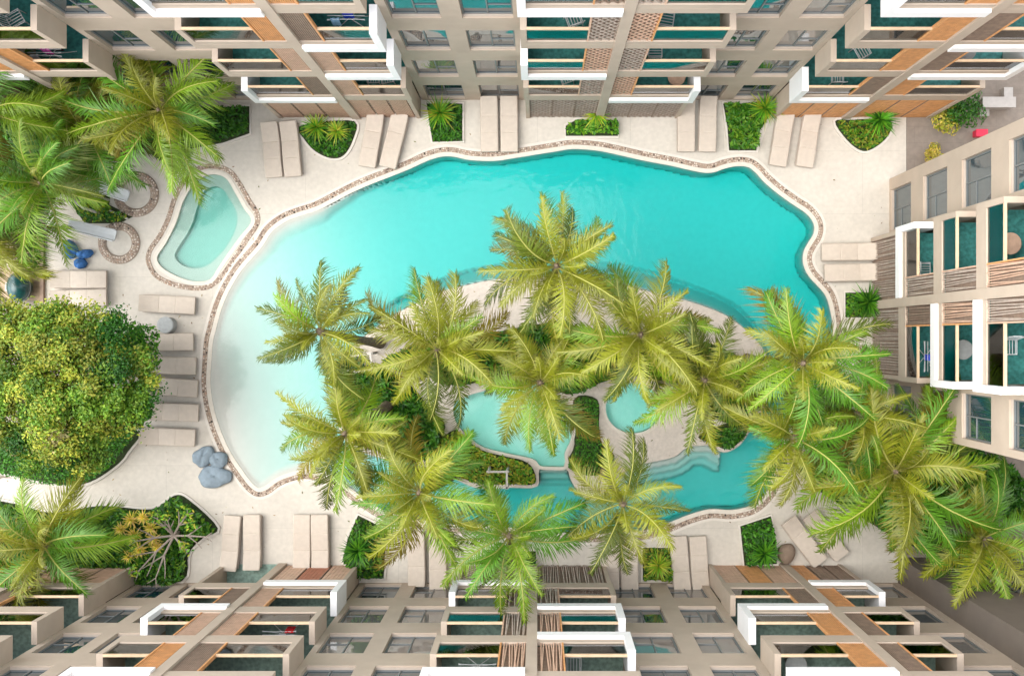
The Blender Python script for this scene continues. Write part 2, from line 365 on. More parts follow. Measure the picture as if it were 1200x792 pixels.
ICO_V = None
def pebbles(name, loops_d, rs, spacing=0.066, m='leaf', closed=True, zbase=0.012):
    global ICO_V
    if ICO_V is None:
        t = (1 + 5 ** .5) / 2
        v = np.array([(-1, t, 0), (1, t, 0), (-1, -t, 0), (1, -t, 0), (0, -1, t), (0, 1, t), (0, -1, -t), (0, 1, -t), (t, 0, -1), (t, 0, 1), (-t, 0, -1), (-t, 0, 1)], float)
        v /= np.linalg.norm(v[0])
        f = np.array([(0, 11, 5), (0, 5, 1), (0, 1, 7), (0, 7, 10), (0, 10, 11), (1, 5, 9), (5, 11, 4), (11, 10, 2), (10, 7, 6), (7, 1, 8), (3, 9, 4), (3, 4, 2), (3, 2, 6), (3, 6, 8), (3, 8, 9), (4, 9, 5), (2, 4, 11), (6, 2, 10), (8, 6, 7), (9, 8, 1)])
        ICO_V = (v, f)
    pts = []
    for loop, half in loops_d:
        n = len(loop); seg = np.linalg.norm(np.roll(loop, -1, 0) - loop, axis=1)
        t = np.roll(loop, -1, 0) - np.roll(loop, 1, 0); t /= np.linalg.norm(t, axis=1)[:, None]; nm = np.stack([t[:, 1], -t[:, 0]], 1)
        rows = max(2, int(2 * half / spacing))
        for i in range(n if closed else n - 1):
            c = max(1, int(round(seg[i] / spacing)))
            for q in range(c):
                f = (q + .5) / c; p = loop[i] * (1 - f) + loop[(i + 1) % n] * f
                for r in range(rows):
                    pts.append(p + nm[i] * (-half + (r + .5) * 2 * half / rows) + rs.uniform(-.014, .014, 2))
    pts = np.array(pts); N = len(pts); v, f = ICO_V
    sz = rs.uniform(.6, 1.15, N) * spacing * .56; ang = rs.uniform(0, 6.28, N); el = rs.uniform(.8, 1.35, N)
    ca, sa = np.cos(ang), np.sin(ang)
    X = v[None, :, 0] * (sz * el)[:, None]; Y = v[None, :, 1] * (sz / el)[:, None]; Z = v[None, :, 2] * (sz * .55)[:, None]
    V = np.stack([X * ca[:, None] - Y * sa[:, None] + pts[:, :1], X * sa[:, None] + Y * ca[:, None] + pts[:, 1:2], Z + zbase], 2).reshape(-1, 3)
    F = (f[None] + (np.arange(N) * 12)[:, None, None]).reshape(-1, 3)
    pal = np.array([(.42, .32, .24), (.55, .45, .36), (.28, .20, .15), (.66, .58, .49), (.17, .125, .10), (.42, .27, .19), (.04, .035, .03)])
    ci = rs.choice(len(pal), N, p=[.24, .24, .13, .2, .09, .07, .03])
    col = np.repeat(pal[ci] * rs.uniform(.85, 1.15, (N, 1)), 12, 0)
    o = put(name, np_mesh(name, V, [F], True, col), m); tag(o, kind='stuff'); return o
pm = leaf_mat('pebble', trans=0.0, rough=0.6, objvar=0.0)
rs = np.random.RandomState(3)
tag(pebbles('pebbles', [(PEB, 2.7 / S)], rs, m='pebble'), 'band of brown and grey pebbles round the big pool', 'pebbles')
tag(pebbles('pebbles', [(KPEB, 3.1 / S)], rs, m='pebble'), 'band of brown pebbles round the small wading pool', 'pebbles')

# pool floor as a real relief: beach entry at the left, deep part to the right, submerged ledge round the island
g = 0.07
xs = np.arange((226 - 630) / S, (1000 - 630) / S, g); ys = np.arange((398 - 650) / S, (398 - 150) / S, g)
XX, YY = np.meshgrid(xs, ys); q = np.stack([XX.ravel(), YY.ravel()], 1)
px = q[:, 0] * S + 630; py = 398 - q[:, 1] * S
ino = inside(q, EDGE); dout = dist_to(q, EDGE)
s_ = px - 252 + 0.22 * (430 - py)
dep = np.interp(s_, [-40, 0, 30, 60, 100, 150, 210, 280, 360, 460, 600], [-.02, .05, .11, .16, .22, .34, .55, .80, .92, 1.0, 1.04])
dep = np.where((py > 500) & (px > 540), np.minimum(dep, .74), dep)
dep = np.where(py > 545, np.maximum(dep, np.interp(px, [330, 400, 470, 560], [0.03, .25, .6, .72])), dep)
din = dist_to(q, ISLE); ini = inside(q, ISLE); darc = dist_to(q, ARC, False)
ARCZ = np.concatenate([ARC, ccw(ISLE)[[0]]]) if False else None
band = inside(q, np.concatenate([ARC, W2([(890, 420), (700, 420), (440, 425), (412, 402)])])) & ~ini
t_ = din / (din + darc + 1e-6)
dep = np.where(band, np.minimum(1.40 * np.clip(t_, 0, 1) ** 0.8 * np.interp(px, [420, 470, 540], [.5, .85, 1]), 1.65), dep)
dep = np.where(~band & ~ini & (din < .3) & (py < 430), np.minimum(dep, din * 2.5 + .02), dep)
# steps below the pond outlet and below the sand terrace
st1 = (px > 630) & (px < 672) & (py > 547) & (py < 584)
dep = np.where(st1 & ~ini, np.minimum(dep, .16 + .22 * np.floor((py - 547) / 8.0)), dep)
st2 = (px > 716) & (px < 846) & (py > 518) & (py < 580) & (din < 26 / S)
dep = np.where(st2 & ~ini, np.minimum(dep, .10 + .13 * np.floor(din * S / 8.0)), dep)
wall_side = np.clip((px - 385) / 40, 0, 1)
beach = (px < 450) & (py < 600)
dep = np.where(beach, np.minimum(dep, np.maximum(dout * np.interp(px, [350, 380, 410, 450], [.55, .9, 2.5, 14]) - .02, -.0)), dep)
dep = np.where(ini, 1.6, dep); dep = np.where(~ino & (dout > .02), np.where(beach & (px < 380), 0.01, 1.6), dep)
keep = ((ino) | (dout < .25)); kk = keep.reshape(XX.shape); ny, nx = XX.shape
V = np.column_stack([q, -dep]); ii = np.arange(ny * nx).reshape(ny, nx)
ok = kk[:-1, :-1] & kk[1:, :-1] & kk[:-1, 1:] & kk[1:, 1:]
F = np.stack([ii[:-1, :-1][ok], ii[:-1, 1:][ok], ii[1:, 1:][ok], ii[1:, :-1][ok]], 1)
tag(put('pool_basin', np_mesh('pool_basin', V, [F], True), 'pool_floor'), kind='structure')
def wall_strip(name, loop, z0, z1, m):
    n = len(loop); V = np.concatenate([np.column_stack([loop, np.full(n, z0)]), np.column_stack([loop, np.full(n, z1)])]); i = np.arange(n); j = (i + 1) % n
    tag(put(name, np_mesh(name, V, [np.column_stack([i, j, n + j, n + i])], True), m), kind='structure')
wall_strip('pool_wall', offset(EDGE, -0.012), -1.7, 0.012, 'pool_floor')
tag(put('water', fill_mesh('water', [offset(EDGE, -0.008), offset(ISLE, -0.006)], WATER_Z, WATER_Z), 'pool_water'), kind='structure')
# wading pool
tag(fill('wading_pool_ledge', [offset(KEDGE, 0.05), KIN], -0.6, -0.16, 'kid_floor'), kind='structure')
tag(fill('wading_pool_floor', [offset(KIN, 0.1)], -0.5, -0.42, 'kid_floor'), kind='structure')
tag(put('water', fill_mesh('water', [offset(KEDGE, -0.006)], -0.05, -0.05), 'kid_water'), kind='structure')
# island with pond and round spa pool let into it
tag(fill('island_sand', [ISLE, POND, SPA], -1.7, 0.03, 'sand'), kind='structure')
for lp, nm, dp in ((POND, 'pond', .36), (SPA, 'spa_pool', .42)):
    tag(fill(nm + '_floor', [offset(lp, .05)], -dp - .1, -dp, 'pond_floor'), kind='structure')
    wall_strip(nm + '_wall', offset(lp, -0.008), -dp, 0.032, 'coping')
    ring_band(nm + '_rim', lp, -0.02, 0.10, 0.02, 0.055, 'coping')
    tag(put('water', fill_mesh('water', [offset(lp, -.004)], -0.012, -0.012), 'kid_water'), kind='structure')

# ------------------------------------------------------------------ leaves and planting
def leaves_mesh(name, pts, nrm, size, col, rs, aspect=2.2, curl=0.25):
    N = len(pts); nrm = nrm / (np.linalg.norm(nrm, axis=1)[:, None] + 1e-9)
    a = rs.normal(size=(N, 3)); a -= (a * nrm).sum(1)[:, None] * nrm; a /= np.linalg.norm(a, axis=1)[:, None]
    b = np.cross(nrm, a); L = size[:, None]; w = L / aspect
    V = np.stack([pts - a * L * .5, pts + b * w * .5 + nrm * w * curl, pts + a * L * .5 - nrm * L * .12, pts - b * w * .5 + nrm * w * curl], 1).reshape(-1, 3)
    i = np.arange(N) * 4
    F = np.concatenate([np.stack([i, i + 1, i + 2], 1), np.stack([i, i + 2, i + 3], 1)])
    return np_mesh(name, V, [F], False, np.repeat(col, 4, 0))
def palette(rs, N, cols, w=None, var=.25):
    cols = np.array(cols); c = cols[rs.choice(len(cols), N, p=w)]
    return c * rs.uniform(1 - var, 1 + var, (N, 1))
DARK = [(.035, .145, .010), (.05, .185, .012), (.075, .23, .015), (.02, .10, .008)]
MID = [(.08, .27, .015), (.13, .33, .02), (.21, .39, .025), (.05, .20, .012)]
YEL = [(.27, .33, .02), (.36, .37, .03), (.19, .28, .02), (.42, .39, .05)]
GOLD = [(.62, .47, .07), (.52, .45, .06), (.68, .52, .14), (.42, .42, .05)]
def cover(name, poly_px, label, cols, dens=170, h=(.08, .38), size=(.09, .17), seed=0, kerb=True, soil=True, kind='stuff', cat='ground cover', sub=4, clump=1.3, base=0.0):
    rs = np.random.RandomState(seed + 11); lp = ccw(W2(smooth_loop(poly_px, sub) if sub else poly_px))
    if soil: tag(fill('soil', [lp], base - .04, base + .025, 'soil'), kind='structure')
    if kerb: ring_band('bed_kerb', lp, -0.0, 0.085, base - .04, base + .07, 'kerb')
    A = abs(area(lp)); N = int(A * dens * 1.9); size = (size[0] * 1.15, size[1] * 1.3); p = sample_poly(offset(lp, -.05), N, rs)
    hz = np.zeros(N)
    for k in range(5):
        fx, fy, ph = rs.normal(size=3) * clump * (1 + k * .6); hz += np.sin(p[:, 0] * fx + p[:, 1] * fy + ph * 3) / (1 + .5 * k)
    hz = (hz - hz.min()) / (np.ptp(hz) + 1e-6)
    z = base + .05 + (h[0] + (h[1] - h[0]) * hz) * rs.uniform(.55, 1.0, N)
    nrm = rs.normal(size=(N, 3)) * .55 + np.array([0, 0, 1.0])
    col = palette(rs, N, cols)
    o = put(name, leaves_mesh(name, np.column_stack([p, z]), nrm, rs.uniform(*size, N), col, rs), 'leaf')
    return tag(o, label, cat, None, kind)
def bush(loc, rad, hgt, label, cols, n=900, size=(.09, .17), seed=0, name='shrub', cat='shrub', group=None):
    rs = np.random.RandomState(seed + 101); e = empty(name, loc, label, cat, group)
    nb = 9; cs = np.column_stack([rs.uniform(-.55, .55, (nb, 2)) * rad, rs.uniform(.35, .75, nb) * hgt]); cr = rs.uniform(.35, .6, nb) * rad
    k = rs.randint(0, nb, n); d = rs.normal(size=(n, 3)); d /= np.linalg.norm(d, axis=1)[:, None]; d[:, 2] = np.abs(d[:, 2]) * 1.1 - .25
    p = cs[k] + d * (cr[k] * rs.uniform(.55, 1.05, n) ** .6)[:, None] * np.array([1, 1, .8]); p[:, 2] = np.maximum(p[:, 2], .03)
    col = palette(rs, n, cols)
    put('foliage', leaves_mesh('foliage', p, d + rs.normal(size=(n, 3)) * .5 + np.array([0, 0, .5]), rs.uniform(*size, n), col, rs), 'leaf', e)
    b = MB()
    for i in range(nb): b.tube([(0, 0, 0), cs[i] * np.array([.4, .4, .5]), cs[i]], [.02, .014, .006], 5)
    b.build('stem', 'bark', e); return e
def rosette_mesh(n, L, w, cols, seed, up=(15, 75), droop=.5):
    rs = np.random.RandomState(seed); V = []; F3 = []; F4 = []; col = []; c = 0
    for i in range(n):
        az = i * 2.39996 + rs.uniform(-.15, .15); f = i / n; el = R(up[1] - (up[1] - up[0]) * f + rs.uniform(-6, 6)); l = L * rs.uniform(.75, 1.05) * (.65 + .35 * f)
        dx, dy = math.cos(az), math.sin(az); sx, sy = -dy, dx; pr = []; r = .02; z = .12 + .12 * (1 - f); a = el
        for s in range(5):
            pr.append((r, z, w * (.8, 1, .85, .5, .05)[s] * .5)); r += math.cos(a) * l / 4; z += math.sin(a) * l / 4; a -= droop * .3
        base = c; cc = np.array(cols[rs.randint(len(cols))]) * rs.uniform(.9, 1.6)
        for (r_, z_, h_) in pr:
            V += [(dx * r_ + sx * h_, dy * r_ + sy * h_, z_ + h_ * .5), (dx * r_ - sx * h_, dy * r_ - sy * h_, z_ + h_ * .5)]; col += [cc, cc]
        for s in range(4): F4.append((base + 2 * s, base + 2 * s + 1, base + 2 * s + 3, base + 2 * s + 2))
        c += 10
    return np_mesh('blades', np.array(V), [np.array(F4)], False, np.array(col))
SPIKY = [rosette_mesh(90, .78, .045, MID + YEL[:2], 5), rosette_mesh(85, .8, .05, DARK[1:] + MID[:2], 6), rosette_mesh(90, .72, .045, YEL + MID[1:3], 8)]
for m_ in SPIKY: m_.materials.append(MATS['leaf'])
def spiky(x, y, sc, var, label, z=.25):
    e = empty('spiky_plant', P(x, y, 0), label, 'spiky plant', 'spiky plants in the planting beds', rnd.uniform(0, 6)); e.scale = (sc * 1.3,) * 3
    put('blades', SPIKY[var], None, e, (0, 0, z)); b = MB(); b.tube([(0, 0, 0), (.01, 0, z * .6), (0, 0, z + .14)], [.07, .06, .045], 8); b.build('stem', 'bark', e); return e

# beds along the top building
cover('ground_cover', [(350, 150), (374, 144), (416, 143), (414, 165), (403, 183), (388, 186), (370, 178), (357, 164)], 'low bright green planting in the rounded bed left of the two leaning loungers', DARK + MID[:1], seed=1, h=(.05, .2))
cover('ground_cover', [(500, 122), (542, 122), (542, 166), (507, 167)], 'low green planting filling the square bed beside the upright lounger pair', DARK + MID[:1], seed=2, sub=0, h=(.05, .22))
cover('ground_cover', [(663, 148), (675, 141), (724, 141), (724, 160), (663, 160)], 'leafy green strip in the shallow bed below the middle balconies', MID, seed=3, sub=0, h=(.1, .5))
cover('ground_cover', [(847, 122), (905, 122), (899, 140), (889, 155), (886, 177), (854, 177), (852, 150)], 'tall leafy planting in the bed by the pool bulge', MID, seed=4, sub=0, h=(.1, .6), size=(.12, .22))
cover('ground_cover', [(978, 143), (1000, 141), (1042, 141), (1040, 160), (1022, 175), (1008, 177), (992, 165)], 'yellowing low planting in the pointed bed under the orange screens', YEL + MID, seed=5, h=(.05, .22))
cover('ground_cover', [(0, 95), (70, 92), (135, 100), (138, 140), (120, 190), (75, 225), (20, 262), (-40, 270), (-40, 95)], 'dark undergrowth below the dense top left palms', DARK, seed=6, dens=120, h=(.1, .9), size=(.14, .28), kerb=False)
cover('ground_cover', [(172, 128), (293, 125), (293, 157), (262, 168), (225, 175), (200, 196), (165, 172)], 'dark green hedge bed above the small wading pool', DARK, seed=7, dens=200, h=(.2, .7), sub=0)
cover('ground_cover', [(84, 196), (130, 222), (128, 240), (156, 254), (140, 262), (100, 262), (80, 235)], 'dark planting between the two white slides', DARK + YEL[:1], seed=8, dens=140, kerb=False, sub=0)
# beds along the lower side
cover('ground_cover', [(-40, 500), (150, 500), (150, 530), (128, 552), (98, 567), (60, 566), (0, 553), (-40, 548)], 'clipped dark green hedge under the big round tree', DARK[:3], seed=9, dens=230, h=(.5, .75), size=(.07, .12), clump=.6)
cover('ground_cover', [(-40, 590), (20, 590), (60, 600), (120, 592), (178, 596), (205, 580), (222, 585), (256, 618), (238, 630), (222, 648), (214, 680), (150, 684), (60, 684), (-40, 684)], 'green bed of leafy plants round the bare frangipani', MID + DARK, seed=10, dens=190, h=(.1, .6), size=(.10, .2))
cover('ground_cover', [(420, 603), (442, 614), (460, 622), (452, 640), (450, 677), (424, 677), (402, 656), (408, 630)], 'leafy green bed between the lounger pairs and lower palms', DARK + MID, seed=11, sub=0, h=(.1, .5))
cover('ground_cover', [(572, 645), (628, 645), (628, 668), (560, 668)], 'dark planting strip under the darkest palm', DARK, seed=12, sub=0)
cover('ground_cover', [(753, 641), (787, 641), (787, 679), (753, 679)], 'yellow green planting in the small square bed', YEL + MID, seed=13, sub=0)
cover('ground_cover', [(867, 616), (903, 604), (908, 630), (910, 660), (872, 662)], 'deep green planting in the bed beside the brown pouf', DARK + MID[:1], seed=14, sub=0, h=(.1, .5))
cover('ground_cover', [(1000, 505), (1060, 500), (1180, 545), (1185, 585), (1120, 640), (1070, 640), (1000, 600), (960, 575), (935, 548), (960, 520)], 'dark undergrowth below the large right hand palms', DARK, seed=15, dens=110, h=(.2, 1.2), size=(.16, .32), kerb=False)
cover('ground_cover', [(990, 343), (1020, 343), (1020, 372), (990, 372)], 'green planting in the small bed under the right building', MID, seed=16, sub=0)
# island beds
cover('ground_cover', [(672, 468), (700, 468), (702, 500), (706, 520), (720, 534), (708, 552), (690, 557), (669, 550), (664, 540), (673, 520)], 'dense dark green patch between the pale pond and the sand terrace', DARK[:3], seed=17, dens=260, h=(.3, .6), size=(.06, .11), kerb=False, base=.02)
cover('ground_cover', [(538, 502), (550, 514), (570, 527), (600, 535), (622, 545), (627, 566), (600, 567), (560, 566), (530, 554), (505, 540), (515, 515)], 'yellow green bushy patch along the edge of the pale pond', YEL + MID[:2], seed=18, dens=170, h=(.1, .6), size=(.1, .18), kerb=False, base=.02)
cover('ground_cover', [(402, 440), (440, 428), (480, 450), (505, 480), (522, 500), (500, 538), (445, 528), (410, 512), (396, 480)], 'dark understorey on the tapering end of the island', DARK, seed=19, dens=130, h=(.1, .9), size=(.14, .26), kerb=False, base=.02)
cover('ground_cover', [(818, 512), (838, 500), (870, 490), (884, 480), (872, 512), (852, 526), (836, 520)], 'dark green point of planting above the lower pool', DARK, seed=20, dens=170, h=(.1, .7), kerb=False, base=.02)
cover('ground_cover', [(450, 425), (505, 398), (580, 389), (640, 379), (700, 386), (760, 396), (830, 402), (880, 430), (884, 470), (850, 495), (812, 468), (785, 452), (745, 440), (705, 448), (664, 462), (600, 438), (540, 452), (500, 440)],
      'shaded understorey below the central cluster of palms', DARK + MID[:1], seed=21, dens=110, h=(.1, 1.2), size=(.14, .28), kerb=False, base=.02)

spiky(374, 152, .72, 0, 'spiky plant on the left of the rounded bed'); spiky(397, 156, .62, 2, 'smaller spiky plant on the right of the rounded bed')
spiky(517, 136, .85, 0, 'bright spiky plant in the square bed next to the blue windows'); spiky(698, 137, .72, 2, 'yellowish spiky plant in the shallow bed below the middle balconies')
spiky(893, 131, .82, 0, 'spiky plant at the wall end of the bed by the pool bulge'); spiky(1025, 144, .9, 1, 'dark green spiky plant in the pointed bed under orange screens')
spiky(1012, 355, .9, 1, 'wide spiky plant under the right building beside two loungers')
spiky(423, 641, .85, 1, 'spiky plant in the leafy bed left of the lower palms'); spiky(770, 659, .74, 2, 'yellow green spiky plant filling the small square bed')
spiky(893, 645, .78, 1, 'spiky plant in the deep green bed beside the brown pouf')
bush(P(1122, 132), 1.0, 1.3, 'dark green shrub at the end of the orange screened wall', DARK, 1200, seed=1)
bush(P(1103, 138), .8, .8, 'yellow leaved shrub below the dark corner shrub', GOLD + YEL, 900, seed=2)
bush(P(1092, 184), .45, .6, 'small yellow shrub at the corner of the right building', GOLD, 450, seed=3)
bush(P(20, 205, 0), 1.1, 1.6, 'dark broadleaf shrub below the top left palms', DARK, 900, (.16, .3), seed=4)
bush(P(115, 175, 0), .9, 1.2, 'mid green shrub behind the upper slide', MID + DARK, 800, (.12, .24), seed=5)
bush(P(1120, 560, 0), 1.3, 2.2, 'dark shrub close to the wall of the right building', DARK, 1300, (.14, .28), seed=6)
bush(P(1165, 575, 0), 1.0, 1.8, 'dark green bush at the far edge of the right bed', DARK, 1000, (.14, .28), seed=7)
bush(P(140, 412, 3) - Vector((0, 0, 3)), .95, 3.6, 'dark glossy bush poking out beside the column of loungers', DARK + MID[:2], 3600, (.10, .18), seed=8)
bush(P(150, 470, 2) - Vector((0, 0, 2)), .8, 2.6, 'small leafed dark bush below the big round tree', DARK + MID[:2], 2600, (.10, .18), seed=18)
bush(P(480, 495, 0), .8, 1.5, 'dark bush on the island between two palms', DARK, 800, (.12, .24), seed=9)
bush(P(412, 418, 0), .6, 1.0, 'small blue green bush at the island tip', [(.03, .15, .05), (.05, .2, .07)], 500, (.1, .2), seed=10)
# golden bromeliads and the bare frangipani
BROM = rosette_mesh(46, .40, .06, GOLD + [(.6, .42, .14)], 12, (5, 80), .45); BROM.materials.append(MATS['leaf'])
for i, (x, y, s_, lb) in enumerate([(158, 607, 1, 'golden bromeliad at the top of the yellow clump'), (172, 604, .9, 'golden bromeliad touching the path edge'), (146, 618, .9, 'greenish gold bromeliad at the outer end of the clump'),
        (162, 625, 1.05, 'large golden bromeliad in the middle of the clump'), (181, 616, 1, 'pale golden bromeliad nearest the bare branches'), (184, 629, 1, 'pale golden bromeliad below the bare branches'),
        (168, 642, .95, 'golden bromeliad in the lower row of the clump'), (155, 650, .9, 'golden bromeliad at the bottom of the clump'), (187, 639, .8, 'small golden bromeliad beside the bare frangipani')]):
    e = empty('bromeliad', P(x, y, .12), lb, 'bromeliad', 'golden bromeliads in the lower left bed', i * 1.3); e.scale = (s_,) * 3; put('blades', BROM, None, e, (0, 0, .12))
    b = MB(); b.tube([(0, 0, -.2), (0, 0, .26)], [.05, .04], 6); b.build('stem', 'bark', e)
fr = empty('bare_tree', P(212, 622), 'almost bare grey branched frangipani in the lower left bed', 'bare tree'); b = MB(); rs = np.random.RandomState(4)
tw = MB(); tw.tube([(0, 0, 0), (.02, .02, .5), (.05, 0, .9)], [.075, .065, .055], 8); tw.build('trunk', 'bare_branch', fr)
for a, ln in ((55, 1.15), (120, .9), (182, 1.25), (225, 1.6), (250, 1.5), (5, 1.35), (330, .7), (95, .7)):
    d = Vector((math.cos(R(a)), math.sin(R(a)), 0)); p0 = Vector((.05, 0, .85)); p1 = p0 + d * ln * .45 + Vector((0, 0, .30)); p2 = p0 + d * ln * .95 + Vector((.05, -.05, .55))
    b.tube([p0, p1, p2], [.045, .036, .022], 7)
    for da in (-38, 30):
        d2 = Vector((math.cos(R(a + da)), math.sin(R(a + da)), .25)); b.tube([p1, p1 + d2 * ln * .3, p1 + d2 * ln * .52 + Vector((0, 0, .1))], [.028, .02, .012], 6)
        b.tube([p2, p2 + d2 * ln * .22], [.02, .01], 6)
b.build('branches', 'bare_branch', fr)
tp = np.array([(math.cos(R(a)) * l_, math.sin(R(a)) * l_, 1.45) for a, l_ in ((55, 1.1), (120, .9), (225, 1.6), (330, .75), (95, .75), (200, 1.2), (30, .9))]); k_ = rs.randint(0, len(tp), 190)
put('foliage', leaves_mesh('foliage', tp[k_] + rs.normal(size=(190, 3)) * np.array([.14, .14, .06]), rs.normal(size=(190, 3)) * .5 + np.array([0, 0, 1.]), rs.uniform(.10, .2, 190), palette(rs, 190, MID + YEL), rs), 'leaf', fr)

# big round tree
def big_tree():
    e = empty('broadleaf_tree', P(66, 448, 4.6) - Vector((0, 0, 4.6)), 'big round broadleaf tree with yellow green crown beside the loungers', 'tree'); rs = np.random.RandomState(21)
    h = 5.6; nc = 300; th = rs.uniform(0, 2 * math.pi, nc); rr = np.sqrt(rs.uniform(0, 1, nc))
    lob = 1 + .09 * np.sin(3 * th + 1) + .08 * np.sin(5 * th + 2.2) + .06 * np.sin(9 * th)
    RX = 2.75; cx = rr * RX * np.cos(th) * lob; cy = rr * 2.5 * np.sin(th) * lob
    cz = 3.6 + 2.4 * np.sqrt(np.clip(1 - rr ** 2 * .92, 0, 1)) * rs.uniform(.55, 1.08, nc)
    c = np.column_stack([cx, cy, cz]); cr = rs.uniform(.26, .56, nc); tone = rs.uniform(.6, 1.25, nc); per = 330; P_, N_, Cc, Sz = [], [], [], []
    for i in range(nc):
        d = rs.normal(size=(per, 3)); d /= np.linalg.norm(d, axis=1)[:, None]; d[:, 2] = np.where(d[:, 2] < -.35, -d[:, 2], d[:, 2])
        P_.append(c[i] + d * (cr[i] * rs.uniform(.35, 1.12, per) * np.where(rs.rand(per) < .12, 1.45, 1))[:, None] * np.array([1, 1, .75])); N_.append(d + rs.normal(size=(per, 3)) * .6 + np.array([0, 0, .6]))
        kind = rs.rand() + (.3 if cx[i] > 1.55 or cy[i] < -1.9 else 0); cols = [(.31, .32, .03), (.33, .34, .04), (.21, .28, .025), (.16, .25, .025)] if kind < .6 else ([(.11, .22, .015), (.16, .26, .02), (.07, .17, .012)] if kind < .95 else [(.022, .10, .008), (.035, .14, .010)])  # lit and shaded tones put into clump colours; right edge also darker-leaved
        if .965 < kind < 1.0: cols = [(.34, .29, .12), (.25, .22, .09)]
        Cc.append(palette(rs, per, cols, None, .22) * tone[i]); Sz.append(rs.uniform(.07, .145, per))
    put('crown', leaves_mesh('crown', np.concatenate(P_), np.concatenate(N_), np.concatenate(Sz), np.concatenate(Cc), rs, 1.8), 'leaf', e)
    b = MB(); b.tube([(0, 0, 0), (.05, .03, 1.2), (.0, .1, 2.4), (.02, .05, 3.4)], [.24, .19, .16, .13], 10)
    for i in range(26):
        k = rs.randint(nc); t = c[k]; b.tube([(.0, .08, 2.0 + .05 * (i % 8)), (t[0] * .45, t[1] * .45, 3.0), (t[0] * .9, t[1] * .9, t[2] - .15)], [.085, .05, .015], 6)
    b.build('trunk', 'bark', e)
big_tree()

rs = np.random.RandomState(77); lit = np.concatenate([sample_poly(ccw(DECK), 420, rs), sample_poly(ISLE, 60, rs)]); n_ = len(lit)
okl = ~inside(lit, PEB) | inside(lit, ISLE) & ~inside(lit, POND) & ~inside(lit, SPA); okl &= ~inside(lit, KPEB); lit = lit[okl]; n_ = len(lit)
lz = np.where(inside(lit, ISLE), .045, .014)
tag(put('fallen_leaves', leaves_mesh('fallen_leaves', np.column_stack([lit, lz]), np.array([0, 0, 1.]) + rs.normal(size=(n_, 3)) * .12, rs.uniform(.04, .13, n_), palette(rs, n_, [(.26, .17, .07), (.34, .25, .10), (.15, .16, .05), (.20, .12, .06)]), rs, 2.6, .15), 'leaf'), 'small dry leaves fallen on the pale deck', 'fallen leaves', None, 'stuff')
# ------------------------------------------------------------------ coconut palms
def frond_mesh(el, seed, n=84, bend=62):
    rs = np.random.RandomState(seed); K = 16; a = R(el); p = np.array([0., 0., 0.]); pts = [p.copy()]; yb = rs.uniform(-.85, .85)
    for k in range(K):
        t = k / K; ang = a - R(bend) * t ** 1.3 * (1.0 + .15 * rs.uniform(-1, 1)); p = p + np.array([math.cos(ang), yb * t, math.sin(ang)]) / K; pts.append(p.copy())
    pts = np.array(pts); V = []; F4 = []; F3 = []; col = []; mi4 = []; mi3 = []
    rw = [.0105 * (1 - t) ** .8 + .0025 for t in np.linspace(0, 1, K + 1)]
    for k in range(K + 1):
        tt = pts[min(k + 1, K)] - pts[max(k - 1, 0)]; tt /= np.linalg.norm(tt); sd = np.cross(tt, (0, 0, 1)); sd /= np.linalg.norm(sd) + 1e-9; up = np.cross(sd, tt)
        for (u, v) in ((-1, 0), (0, .9), (1, 0), (0, -.7)): V.append(pts[k] + sd * u * rw[k] + up * v * rw[k]); col.append((.4, .36, .1))
    for k in range(K):
        for j in range(4): F4.append((k * 4 + j, k * 4 + (j + 1) % 4, k * 4 + 4 + (j + 1) % 4, k * 4 + 4 + j)); mi4.append(1)
    c = len(V); tw = rs.uniform(-.25, .25)
    for i in range(n):
        t = .10 + .90 * (i + .5) / n; f = t * K; k = min(int(f), K - 1); w = f - k; p = pts[k] * (1 - w) + pts[k + 1] * w
        tt = pts[k + 1] - pts[k]; tt /= np.linalg.norm(tt); sd0 = np.cross(tt, (0, 0, 1)); sd0 /= np.linalg.norm(sd0) + 1e-9; up = np.cross(sd0, tt)
        prof = min(1, .45 + 2.0 * (t - .1)) * (1 - .72 * max(0, (t - .42) / .58) ** 1.25)
        for s in (-1, 1):
            l = .29 * prof * rs.uniform(.62, 1.2) * (.5 if rs.rand() < .07 else 1); al = R(66 - 38 * t + rs.uniform(-13, 13)); vee = .40 * (1 - t) - .12 + rs.uniform(-.16, .16) + tw * s * .5
            d = tt * math.cos(al) + sd0 * s * math.sin(al) + up * vee; d /= np.linalg.norm(d)
            wv = np.cross(d, up); wv /= np.linalg.norm(wv) + 1e-9; hw = .0047 * (.8 + .4 * prof)
            m = p + d * l * .55; e = p + d * l + np.array([0, 0, -1]) * l * (.50 + .40 * t) * rs.uniform(.2, 1.7); m2 = m + np.array([0, 0, -1]) * l * .05
            V += [p - wv * hw * .7, p + wv * hw * .7, m2 + wv * hw, m2 - wv * hw, e]
            g = rs.uniform(.8, 1.2); cc = np.array((.205, .25, .024)) * g * (1 - .22 * t); tip = cc * np.array([.85, .75, .8]) if rs.rand() < .72 else np.array((.28, .22, .07)) * g
            col += [cc * 1.08, cc * 1.08, cc, cc, tip]
            F4.append((c, c + 1, c + 2, c + 3)); mi4.append(0); F3.append((c + 3, c + 2, c + 4)); mi3.append(0); c += 5
    me = np_mesh('frond', np.array(V), [np.array(F4), np.array(F3)], False, np.array(col), mi4 + mi3)
    me.materials.append(MATS['frond_gold']); me.materials.append(MATS['rachis']); return me
ELS = [78, 64, 52, 41, 30, 18, 6, -8]
FR = [[frond_mesh(e, 100 + i * 7 + v, bend=(40 if e > 60 else 58 if e > 20 else 48)) for v in range(3)] for i, e in enumerate(ELS)]
REACH = 0.80
